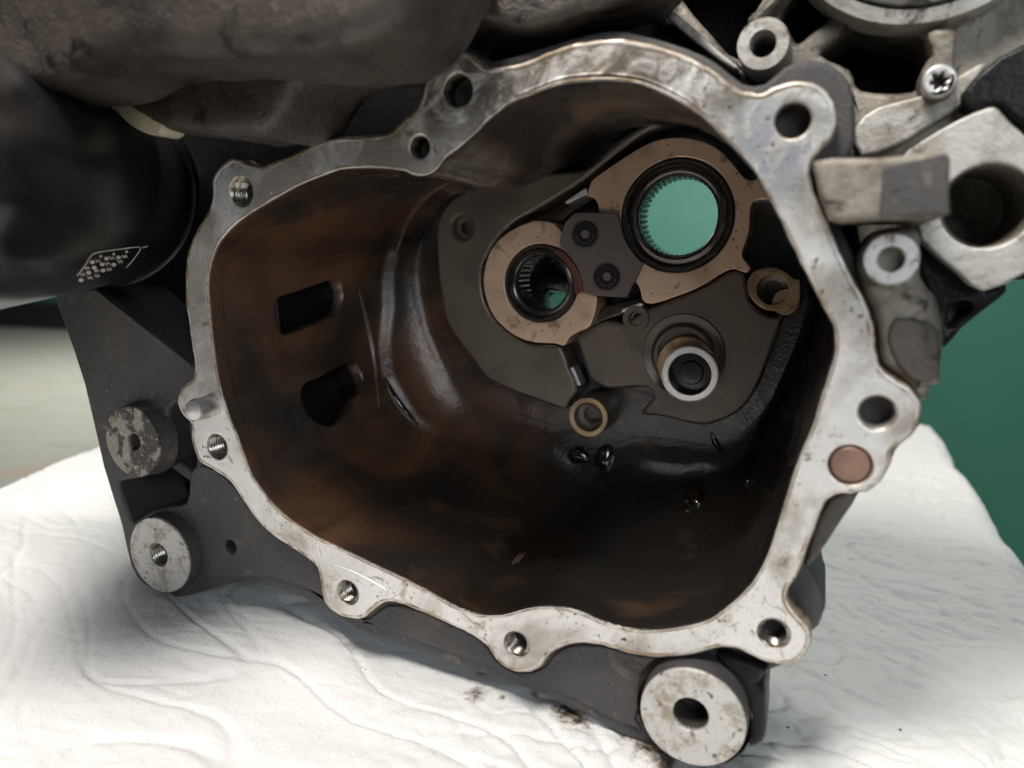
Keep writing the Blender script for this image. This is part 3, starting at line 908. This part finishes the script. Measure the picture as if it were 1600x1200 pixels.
# dark gear carrier seen through the small bearing
lathe('shaft_housing', BAc, [(BAr * 0.95, DEP + 0.006), (BAr * 1.0, DEP + 0.05)], M['steel_dark'], ENG, 40)
plate('shaft_cover', [circle(BAc[0], BAc[1], BAr * 1.05, 40), smooth(loop(r7([(512,682),(560,690),(600,686),(606,716),(560,722),(528,708)]), DEP + 0.05), 2)], DEP + 0.0495, DEP + 0.053, M['steel_dark'], ENG, 0.0004, 1)
q = (BAc[0] + 0.003, BAc[1] + 0.010)
lathe('idle_shaft', q, [(0.0075, DEP + 0.05), (0.0075, DEP + 0.02), (0.006, DEP + 0.018), (0.004, DEP + 0.018), (0.0038, DEP + 0.03)], M['steel_dark'], ENG, 24)

# retainer plate and its two screws
RY = PY - 0.0042
RT_ = r7([(640,393),(690,392),(812,395),(822,430),(832,480),(850,520),(878,560),(914,600),(893,645),(870,690),(850,735),(790,733),(722,729),(672,714),(672,680),(655,625),(622,572),(583,530),(577,505),(588,470),(602,430)])
ret = plate('retainer_plate', [loop(RT_, RY)], RY, PY - 0.0011, M['retainer'], ENG, 0.0006, 2)
RED = r7([(565,540),(600,560),(640,610),(662,660),(672,712),(640,716),(632,655),(602,592),(558,556)])
plate('retainer_lip', [smooth(loop(RED, RY + 0.0016), 2)], RY + 0.0014, PY - 0.0009, M['red_steel'], ret, 0.0004, 2)
for a, b in ((682, 480), (770, 652)):
    px, py = 650 + a / 2.5806, 180 + b / 2.5806
    q = P(px, py, RY); r = rpx(px, py, RY, 22)
    s = lathe('countersunk_screw', q, [(r * 1.10, RY + 0.0002), (r * 1.06, RY - 0.0002), (r * 1.02, RY + 0.0008), (r * 0.98, RY + 0.0008), (r * 0.95, RY - 0.0006), (r * 0.88, RY - 0.0010),
                                       (r * 0.42, RY - 0.0010)], M['screw'], ret, 36)
    lathe('hex_socket', q, [(r * 0.44, RY - 0.0010), (r * 0.36, RY - 0.0004), (r * 0.35, RY + 0.003), (0, RY + 0.003)], M['bore'], s, 6)
    # stamped dots round the socket
    for k in range(6):
        t = math.pi * (1.1 + k * 0.16)
        lathe('stamped_mark', (q[0] + r * 0.66 * math.cos(t), q[1] + r * 0.66 * math.sin(t)), [(r * 0.075, RY - 0.0008), (r * 0.06, RY - 0.00115), (0, RY - 0.00115)], M['retainer'], s, 8)

# bright scraped edges of the oil gallery beside the pads
for pts, yy in ((r7([(686,292),(690,318),(608,358),(598,350)]), PY + 0.004), (r7([(832,782),(905,755),(916,766),(828,796)]), PY + 0.003),
                (r7([(622,1020),(632,1016),(664,1088),(648,1092)]), PF + 0.004)):
    plate('scraped_edge', [loop(pts, yy)], yy, yy + 0.012, M['steel'], ENG, 0.0003, 1)
# oil gallery wall between the pads
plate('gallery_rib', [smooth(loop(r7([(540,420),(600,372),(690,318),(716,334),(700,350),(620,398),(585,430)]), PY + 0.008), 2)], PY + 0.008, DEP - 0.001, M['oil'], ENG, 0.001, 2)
plate('gallery_rib', [smooth(loop(r7([(735,790),(830,745),(905,735),(930,770),(840,805),(740,845),(690,880)]), PY + 0.010), 2)], PY + 0.009, DEP - 0.001, M['steel_dark'], ENG, 0.002, 3)

# bush for the gear shaft with its flared seat
qb = P(650 + 1078 / 2.5806, 180 + 965 / 2.5806, PF); rb = rpx(1068, 555, PF, 64)
lathe('bush_seat', qb, [(rb * 1.02, PF + 0.001), (rb, PF - 0.0006), (rb * 0.985, PF - 0.0012), (rb * 0.80, PF + 0.0002), (rb * 0.74, PF - 0.001), (rb * 0.72, PF - 0.0025), (rb * 0.69, PF - 0.0034), (rb * 0.6, PF - 0.0034), (rb * 0.6, PF + 0.004)], M['plate'], ENG, 64)
YB = PF - 0.012
qn = P(650 + 1103 / 2.5806, 180 + 1045 / 2.5806, YB); rn = rpx(1077, 585, YB, 43)
bush = lathe('steel_bush', qn, [(rn * 1.0, PF), (rn * 1.0, PF - 0.011), (rn * 1.02, PF - 0.012), (rn, YB + 0.0008), (rn * 0.97, YB), (rn * 0.78, YB), (rn * 0.745, YB + 0.001), (rn * 0.73, PF - 0.0048), (rn * 0.45, PF - 0.0050), (rn * 0.40, PF - 0.0070), (0, PF - 0.0074)], M['steel'], ENG, 64)
qk = P(650 + 1088 / 2.5806, 180 + 1008 / 2.5806, PF - 0.004); rk = rpx(1071, 570, PF - 0.004, 43)
lathe('bush_collar', qk, [(rk * 1.10, PF), (rk * 1.06, PF - 0.0035), (rk * 1.02, PF - 0.0042), (rk * 0.8, PF - 0.0042), (0, PF - 0.0040)], M['ring_tan'], ENG, 64)
bush.data.materials.append(M['ring_tan']); bush.data.materials.append(M['screw'])
for p in bush.data.polygons:
    c = p.center
    rad = math.hypot(c.x - qn[0], c.z - qn[1])
    if rad > rn * 0.96 and c.y > YB + 0.004:
        p.material_index = 1
    elif rad < rn * 0.77 and c.y > YB + 0.0006:
        p.material_index = 2

# tapped bosses with tan rings
def ring_boss(px, py, y, ro, rh, depth, base):
    q = P(px, py, y); R = rpx(px, py, y, ro); r = rpx(px, py, y, rh)
    o = lathe('locating_boss', q, [(R * 1.06, base), (R, y + 0.001), (R * 0.97, y), (r * 1.05, y), (r, y + 0.0008), (r * 0.96, y + depth * 0.5), (r * 0.62, y + depth * 0.55), (r * 0.6, y + depth), (0, y + depth)], M['ring_tan'], ENG, 48)
    o.data.materials.append(M['plate'])
    for p in o.data.polygons:
        if p.center.y > y + 0.0015:
            p.material_index = 1
    return o
LB = r7([(1335,690),(1345,650),(1375,622),(1440,612),(1500,636),(1528,660),(1547,664),(1551,710),(1545,760),(1520,770),(1498,792),(1450,792),(1400,782),(1352,742)])
lbq = P(1207, 452, PF - 0.004); lbr = rpx(1207, 452, PF - 0.004, 23)
lb = plate('locating_boss', [smooth(loop(LB, PF - 0.004), 3), circle(*lbq, lbr, 40)], PF - 0.004, DEP, M['ring_tan'], ENG, 0.0007, 2)
lathe('dowel_socket', lbq, [(lbr * 1.02, PF - 0.003), (lbr * 0.97, PF + 0.004), (lbr * 0.6, PF + 0.0045), (lbr * 0.58, PF + 0.010), (0, PF + 0.010)], M['plate'], lb, 40)
ring_boss(919, 652, PF - 0.004, 31, 22, 0.014, DEP)
q = P(1228, 472, PF - 0.004)
lathe('locating_boss_tab', q, [(0.0075, DEP), (0.007, PF - 0.0025), (0.0065, PF - 0.0032), (0, PF - 0.0032)], M['ring_tan'], ENG, 24)
sb = ring_boss(993, 498, PF - 0.0012, 21, 11, 0.010, PF + 0.004)
for p in sb.data.polygons:
    p.material_index = 1

# raised collar step around the left of the gear plate, chipped bright along its edge
def strip(name, pts, y0, w, h, mat, parent):
    """ridge along pixels on plane y0: triangular-round section w wide, h proud"""
    c = smooth([P(a, b, y0) for a, b in pts], 6, False)
    vs, fs = [], []
    n = len(c)
    for i, q in enumerate(c):
        a = Vector(c[max(i - 1, 0)]); b = Vector(c[min(i + 1, n - 1)])
        d = (b - a).normalized(); nn = Vector((-d.y, d.x))
        tp = math.sin(math.pi * (i + 0.3) / (n - 0.4)) ** 0.5
        for k in range(7):
            t = math.pi * k / 6
            p = Vector(q) + nn * w * math.cos(t)
            vs.append((p.x, y0 + 0.004 - (h + 0.004) * math.sin(t) * tp, p.y))
    for i in range(n - 1):
        for k in range(6):
            fs.append((i * 7 + k, i * 7 + k + 1, (i + 1) * 7 + k + 1, (i + 1) * 7 + k))
    return mesh_ob(name, vs, fs, mat, parent, 70)
def wall_strip(name, pts, w, h, mat, parent):
    """rounded ridge lying on the cavity wall along a line of pixels"""
    c = [wall_pt(*locate(*q)) for q in smooth(pts, 5, False)]
    vs, fs = [], []
    n = len(c)
    for i, q in enumerate(c):
        d = (c[min(i + 1, n - 1)] - c[max(i - 1, 0)]).normalized()
        to = (CAM - q).normalized()
        sd = d.cross(to).normalized(); up = sd.cross(d).normalized()
        if up.dot(to) < 0:
            up = -up
        tp = math.sin(math.pi * (i + 0.3) / (n - 0.4)) ** 0.6
        for k in range(9):
            t = math.pi * k / 8
            vs.append(q + sd * w * tp * math.cos(t) + up * (h * math.sin(t) * tp - 0.0004))
    for i in range(n - 1):
        for k in range(8):
            fs.append((i * 9 + k, i * 9 + k + 1, (i + 1) * 9 + k + 1, (i + 1) * 9 + k))
    return mesh_ob(name, vs, fs, mat, parent, 70)
wall_strip('chipped_ridge', [(704, 284), (680, 296), (656, 316), (640, 340), (628, 368), (618, 398)], 0.0018, 0.0022, M['copper'], cav)
wall_strip('casting_lip', [(600, 590), (612, 618), (630, 645), (654, 668)], 0.0035, 0.004, M['oil'], cav)
wall_strip('casting_lip', [(560, 452), (572, 500), (584, 560), (592, 640)], 0.0030, 0.0014, M['oil'], cav)
wall_strip('oil_run', [(604, 596), (618, 622), (634, 644), (652, 664)], 0.0024, 0.0052, M['wet'], cav)

# wet oil: runs, drops and a small pool
def blob(name, px, py, rx, rz, mat, parent, lift=0.0005):
    """flattened drop lying on the cavity wall at a pixel"""
    u, v = locate(px, py)
    c = wall_pt(u, v); du = (wall_pt(u + 1, v) - c).normalized(); dv = (wall_pt(u, v + 0.02) - c).normalized()
    nrm = du.cross(dv).normalized()
    if nrm.dot(CAM - c) < 0:
        nrm = -nrm
    vs, fs = [], []
    S, T = 20, 6
    for j in range(T + 1):
        t = math.pi / 2 * j / T
        for i in range(S):
            a = 2 * math.pi * i / S
            k = 1 + 0.18 * math.sin(2 * a + px) + 0.1 * math.sin(3 * a + py)
            vs.append(c + du * rx * k * math.cos(a) * math.cos(t) + dv * rz * k * math.sin(a) * math.cos(t) + nrm * (lift + min(rx, rz) * 0.7 * math.sin(t) - 0.0006))
    for j in range(T):
        for i in range(S):
            fs.append((j * S + i, j * S + (i + 1) % S, (j + 1) * S + (i + 1) % S, (j + 1) * S + i))
    return mesh_ob(name, vs, fs, mat, parent, 80)
for px, py, rx, rz in ((1085, 772, 0.006, 0.009), (1073, 780, 0.0022, 0.0026), (1072, 795, 0.0022, 0.0030), (1118, 690, 0.0022, 0.007), (1172, 745, 0.002, 0.006),
                       (905, 712, 0.007, 0.006), (945, 715, 0.006, 0.010), (1237, 720, 0.002, 0.005), (940, 750, 0.002, 0.006)):
    blob('oil_drop', px, py, rx, rz, M['wet'], cav)
for pts, w, h in (([(1092, 746), (1096, 766), (1088, 790)], 0.0018, 0.0016), ([(936, 694), (944, 720), (940, 752)], 0.0011, 0.0013),
                  ([(890, 700), (900, 722), (912, 706), (916, 694)], 0.0009, 0.0012), ([(1176, 724), (1172, 742), (1165, 760)], 0.0009, 0.0012), 
                  ([(955, 700), (958, 716), (948, 740)], 0.0008, 0.0010)):
    wall_strip('oil_run', pts, w * 1.2, h * 1.7, M['wet'], cav)
# drain thread showing through the cavity floor
for k in range(5):
    wall_strip('drain_thread', [(800 + 7 * k, 882 - 2 * k), (808 + 7 * k, 872 - 2 * k), (814 + 7 * k, 863)], 0.0010, 0.0018, M['copper'] if k < 2 else M['steel_dark'], cav)

# ================================================================== UPPER RIGHT: rear casing, bracket, bore
UY = 0.060
UP_L = [(985,-160),(1780,-160),(1780,300),(1640,360),(1600,396),(1560,440),(1535,455),(1475,535),(1440,598),(1395,598),(1370,520),(1330,430),(1310,380),(1300,250),(1330,180),(1290,110),(1200,120),(1150,105),(1060,40)]
HOLE1 = [(1040,-60),(1070,5),(1110,52),(1150,95),(1152,60),(1172,28),(1205,-60)]
HOLE2 = [(1218,24),(1240,-8),(1262,-60),(1296,-60),(1299,10),(1290,32),(1268,50),(1246,66),(1234,48)]
POCK3 = [(1282,84),(1310,58),(1338,36),(1380,46),(1440,58),(1448,72),(1452,88),(1440,118),(1425,142),(1345,140),(1328,108)]
BORE_C = P(1450, -182, UY); BORE_R = rpx(1450, -182, UY, 214)
rear = plate('upper_casing', [smooth(loop(UP_L, UY), 2), smooth(loop(HOLE1, UY), 3), smooth(loop(HOLE2, UY), 3), smooth(loop(POCK3, UY), 3), circle(*P(1543, 322, UY), rpx(1543, 322, UY, 60), 40)], UY, 0.105, M['cast'], ENG, 0.003, 3)
plate('upper_casing_back', [loop([(960,-200),(1800,-200),(1800,420),(1560,440),(1450,560),(1400,560),(1340,420),(1320,180),(1250,150),(1010,60)], 0.106)], 0.106, 0.112, M['paint_black'], ENG, 0.001, 1)
plate('casing_edge', [smooth(loop([(1005,-10),(1018,-10),(1078,38),(1122,78),(1152,102),(1146,108),(1110,84),(1060,44)], 0.045), 2)], 0.045, 0.062, M['cast_light'], rear, 0.001, 2)
# bored boss
q = P(1192, 68, 0.035); R = rpx(1192, 68, 0.035, 42); r = rpx(1192, 68, 0.035, 21)
lathe('bolt_boss', q, [(R * 1.05, 0.10), (R, 0.0365), (R * 0.97, 0.035), (r * 1.04, 0.035), (r, 0.036), (r, 0.09), (0, 0.09)], M['cast_light'], rear, 48)
plate('boss_neck', [smooth(loop([(1176,40),(1215,10),(1250,-60),(1226,-60),(1200,0),(1170,30)], 0.05), 2)], 0.046, 0.07, M['cast'], rear, 0.003, 2)
# cylinder bore
def rp(rr):
    return BORE_R * rr / 214
lathe('cylinder_bore', BORE_C, [(rp(246), 0.062), (rp(244), 0.052), (rp(240), 0.049), (rp(219), 0.048), (rp(216), 0.049), (rp(215), 0.054), (rp(211), 0.054), (rp(210), 0.047), (rp(204), 0.046), (rp(200), 0.047), (rp(197), 0.10), (0, 0.101)], M['cast_light'], rear, 160)
# lug and star socket screw
plate('screw_lug', [smooth(loop([(1452,50),(1492,48),(1492,88),(1494,130),(1484,150),(1462,156),(1444,146),(1438,122),(1448,96),(1458,84)], 0.046), 3)], 0.046, 0.062, M['cast'], rear, 0.0015, 2)
q = P(1468, 126, 0.040); R = rpx(1468, 126, 0.040, 26)
star = []
for k in range(60):
    a = 2 * math.pi * k / 60
    star.append((q[0] + R * (0.43 + 0.11 * math.cos(6 * a)) * math.cos(a + 0.2), q[1] + R * (0.43 + 0.11 * math.cos(6 * a)) * math.sin(a + 0.2)))
scr = plate('star_screw', [circle(*q, R, 48), star], 0.040, 0.046, M['zinc'], ENG, 0.0009, 3)
lathe('screw_socket', q, [(R * 0.7, 0.0448), (0, 0.0452)], M['cast_dark'], scr, 24)
scr['label'] = 'pale star socket screw'
# scraped slope below the pocket
plate('milled_slope', [smooth(loop([(1335,200),(1372,168),(1440,150),(1500,118),(1540,100),(1500,165),(1440,205),(1400,228),(1345,245)], 0.052), 2)], 0.050, 0.064, M['cast_light'], rear, 0.0014, 2)
plate('outer_ridge', [smooth(loop([(1500,150),(1560,90),(1640,60),(1700,90),(1700,200),(1610,205),(1560,168),(1520,175)], 0.050), 2)], 0.048, 0.064, M['paint_black'], rear, 0.002, 2)
# bracket with the large hole
KY = 0.036
BR = [(1405,250),(1440,220),(1500,186),(1544,168),(1560,170),(1580,192),(1625,232),(1690,300),(1640,395),(1600,428),(1537,455),(1500,428),(1440,376),(1432,340),(1400,300)]
qc = P(1543, 322, KY); rc = rpx(1543, 322, KY, 66)
br = plate('bracket', [smooth(loop(BR, KY), 2), circle(*qc, rc, 64)], KY, 0.062, M['cast_light'], ENG, 0.0012, 2)
br['label'] = 'pale milled bracket with a large round hole'
lathe('bore_sleeve', qc, [(rc * 1.01, KY + 0.002), (rc * 0.985, KY + 0.004), (rc * 0.97, 0.085), (rc * 0.8, 0.086), (0, 0.088)], M['cast'], br, 56)
lower = plate('lower_bracket', [smooth(loop([(1436,372),(1470,398),(1537,452),(1562,440),(1570,455),(1540,480),(1500,512),(1474,542),(1462,520),(1450,460),(1432,420)], 0.05), 2),
                                smooth(loop([(1480,488),(1488,474),(1506,470),(1516,478),(1500,498),(1482,512)], 0.05), 3)], 0.046, 0.066, M['paint_black'], ENG, 0.002, 2)

# small boss and ragged casting on the right
BL = [(1340,400),(1352,378),(1372,360),(1405,352),(1432,360),(1440,376),(1440,432),(1460,465),(1472,492),(1474,525),(1470,575),(1470,604),(1456,606),(1450,622),(1436,622),(1415,600),(1388,583),(1376,566),(1372,540),(1366,500),(1352,462),(1340,430)]
blobc = plate('ragged_casting', [smooth(roughen(loop(BL, 0.006), 0.0012, 240), 2)], 0.006, 0.05, M['cast'], ENG, 0.004, 3)
q = P(1393, 405, 0.0); R = rpx(1393, 405, 0.0, 41); r = rpx(1393, 405, 0.0, 20)
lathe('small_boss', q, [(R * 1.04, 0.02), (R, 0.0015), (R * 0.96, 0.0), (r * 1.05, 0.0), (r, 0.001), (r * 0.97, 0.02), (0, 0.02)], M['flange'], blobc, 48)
plate('casting_scar', [smooth(roughen(loop([(1396,500),(1450,505),(1468,520),(1468,585),(1440,600),(1415,585),(1400,560),(1390,530)], 0.0045), 0.001, 300), 2)], 0.0045, 0.012, M['cast_dark'], blobc, 0.001, 2)
# square lug beside the upper right bolt hole
lug = plate('square_lug', [loop([(1270,252),(1300,246),(1376,246),(1478,236),(1486,246),(1484,330),(1474,340),(1380,340),(1318,346),(1296,340),(1280,300)], -0.020)], -0.020, 0.04, M['cast'], ENG, 0.002, 3)
plate('worn_paint_face', [loop([(1379,262),(1480,238),(1485,334),(1374,338)], -0.0208)], -0.0208, 0.002, M['paint'], lug, 0.0008, 2)

# ================================================================== UPPER LEFT: near grimy housing
T1L = [(-260,-260),(700,-260),(670,-100),(640,-30),(600,40),(540,72),(450,86),(360,86),(280,80),(200,84),(150,94),(100,118),(66,134),(0,130),(-120,128),(-260,120)]
h1 = plate('upper_housing', [smooth(loop(T1L, -0.085), 2)], -0.085, -0.035, M['cast_near'], ENG, 0.007, 3, wn=False)
lump(h1, 0.0026, 0.006, 0.06, 3)
T2L = [(150,-100),(700,-100),(690,10),(668,50),(646,84),(628,108),(590,112),(540,118),(500,140),(478,178),(446,216),(396,213),(380,220),(366,216),(336,211),(285,208),(262,198),(215,168),(178,146),(160,128)]
h2 = plate('housing_underside', [smooth(loop(T2L, -0.022), 2)], -0.036, 0.012, M['cast_near'], ENG, 0.006, 4, wn=False)
lump(h2, 0.0025, 0.003, 0.03, 3)
T3L = [(630,-140),(1060,-140),(1012,-14),(985,2),(950,10),(905,22),(862,38),(828,44),(800,46),(775,40),(752,32),(735,34),(716,56),(690,74),(664,88),(640,94)]
h3 = plate('torn_casting_edge', [smooth(roughen(loop(T3L, 0.004), 0.0015, 260), 2)], 0.0015, 0.04, M['cast_near'], ENG, 0.004, 4, wn=False)
lump(h3, 0.0018, 0.0022, 0.012, 2)
q = PD(213, 174, 0.318)
mx = Matrix.Translation(q) @ Matrix.Rotation(math.radians(30), 4, 'Y') @ Matrix.Scale(0.42, 4, (0, 0, 1))
lathe('cream_plug', (0, 0), [(0.0165, 0.012), (0.0168, 0.002), (0.0155, 0.0), (0.006, -0.0012), (0, -0.0014)], M['cream'], ENG, 40, mx)

# ================================================================== OIL FILTER
far_c = PD(148, 292, 0.40)
axis = ray(690, 330).normalized()            # points away from the camera
near_c = far_c - axis * 0.125
FR = 0.0535
filt = thing('oil_filter', far_c - ZZ * FR, 'satin black oil filter canister with small white printed label', 'oil filter')
zax = axis
xax = zax.cross(ZZ).normalized()
yax = xax.cross(zax)
MF = Matrix(((xax.x, zax.x, yax.x, far_c.x), (xax.y, zax.y, yax.y, far_c.y), (xax.z, zax.z, yax.z, far_c.z), (0, 0, 0, 1)))
prof = [(0.0, -0.172), (0.030, -0.171), (0.042, -0.167), (0.047, -0.160), (0.049, -0.145), (0.0505, -0.138), (0.0520, -0.130), (0.0520, -0.015), (0.0524, -0.008), (0.0515, -0.0065), (0.0524, -0.005), (0.0540, -0.0045), (0.0545, -0.0025), (0.0535, -0.001), (0.0545, 0.0), (0.0545, 0.002), (0.050, 0.004), (0.0, 0.006)]
can = lathe('canister', (0, 0), prof, M['filter'], filt, 96, MF, ang=50)
# flats pressed into the free end
for v in can.data.vertices:
    w = MF.inverted() @ v.co
    if w.y < -0.135:
        a = math.atan2(w.z, w.x)
        k = 1 - 0.05 * (0.5 + 0.5 * math.cos(14 * a)) * min(1, (-0.135 - w.y) / 0.02)
        v.co = MF @ Vector((w.x * k, w.y, w.z * k))
# printed label: rounded frame, dots and rows of small marks
def filt_hit(px, py):
    d = ray(px, py).normalized(); mi = MF.inverted()
    o = mi @ CAM; dd = mi.to_3x3() @ d
    Rr = 0.0521
    a = dd.x ** 2 + dd.z ** 2; b = 2 * (o.x * dd.x + o.z * dd.z); c = o.x ** 2 + o.z ** 2 - Rr * Rr
    disc = b * b - 4 * a * c
    if disc < 0:
        return None
    w = o + dd * ((-b - math.sqrt(disc)) / (2 * a))
    return math.atan2(w.z, w.x), w.y
def on_can(a, y, lift=0.00025):
    return MF @ Vector(((0.0521 + lift) * math.cos(a), y, (0.0521 + lift) * math.sin(a)))
def decal(name, polys, parent):
    vs, fs = [], []
    for pl in polys:
        hits = [filt_hit(*q) for q in pl]
        if any(h is None for h in hits):
            continue
        b = len(vs)
        vs += [on_can(*h) for h in hits]
        fs.append(tuple(range(b, b + len(pl))))
    if vs:
        return mesh_ob(name, vs, fs, M['print'], parent, 60)
def stroke(pts, w):
    out = []
    for i in range(len(pts) - 1):
        a = Vector(pts[i]); b = Vector(pts[i + 1]); d = (b - a).normalized(); n = Vector((-d.y, d.x)) * w
        out.append([tuple(a - n), tuple(b - n), tuple(b + n), tuple(a + n)])
    return out
def disc(x, y, rx, ry, n=10):
    return [(x + rx * math.cos(2 * math.pi * k / n), y + ry * math.sin(2 * math.pi * k / n)) for k in range(n)]
frame = smooth([(120, 430), (131, 416), (141, 400), (147, 395.5), (158, 393), (190, 388.5), (214, 385.5), (218.5, 387), (217, 392), (210, 402), (203, 411), (196, 418)], 4, False)
decal('label_frame', stroke(frame, 0.9) + stroke([(222, 386.5), (230, 384.3)], 1.1), can)
marks = []
for x, y in ((156.5, 400), (177, 396.5), (197, 393)):
    marks.append(disc(x, y, 2.3, 2.3))
for x, y, k in ((143.5, 409, 0), (152.5, 407, 1), (165.5, 403.5, 0), (174, 402.5, 1), (184.5, 401.8, 0), (194, 400, 1),
                (135, 418, 1), (146.5, 417.5, 0), (159, 412.5, 0), (167, 411, 1), (177, 413, 0), (187, 408, 1),
                (128, 428, 1), (138, 425.5, 0), (150, 422, 1), (160.5, 422, 0), (170, 420, 1), (126, 437, 0), (140, 433, 1), (151, 430, 1)):
    if k == 0:
        marks.append(disc(x, y, 4.0, 3.0))
    else:
        marks += stroke([(x - 4, y - 2.5), (x - 1, y + 2.5), (x + 1.5, y - 2), (x + 4, y + 2.5)], 0.8)
decal('label_print', marks, can)
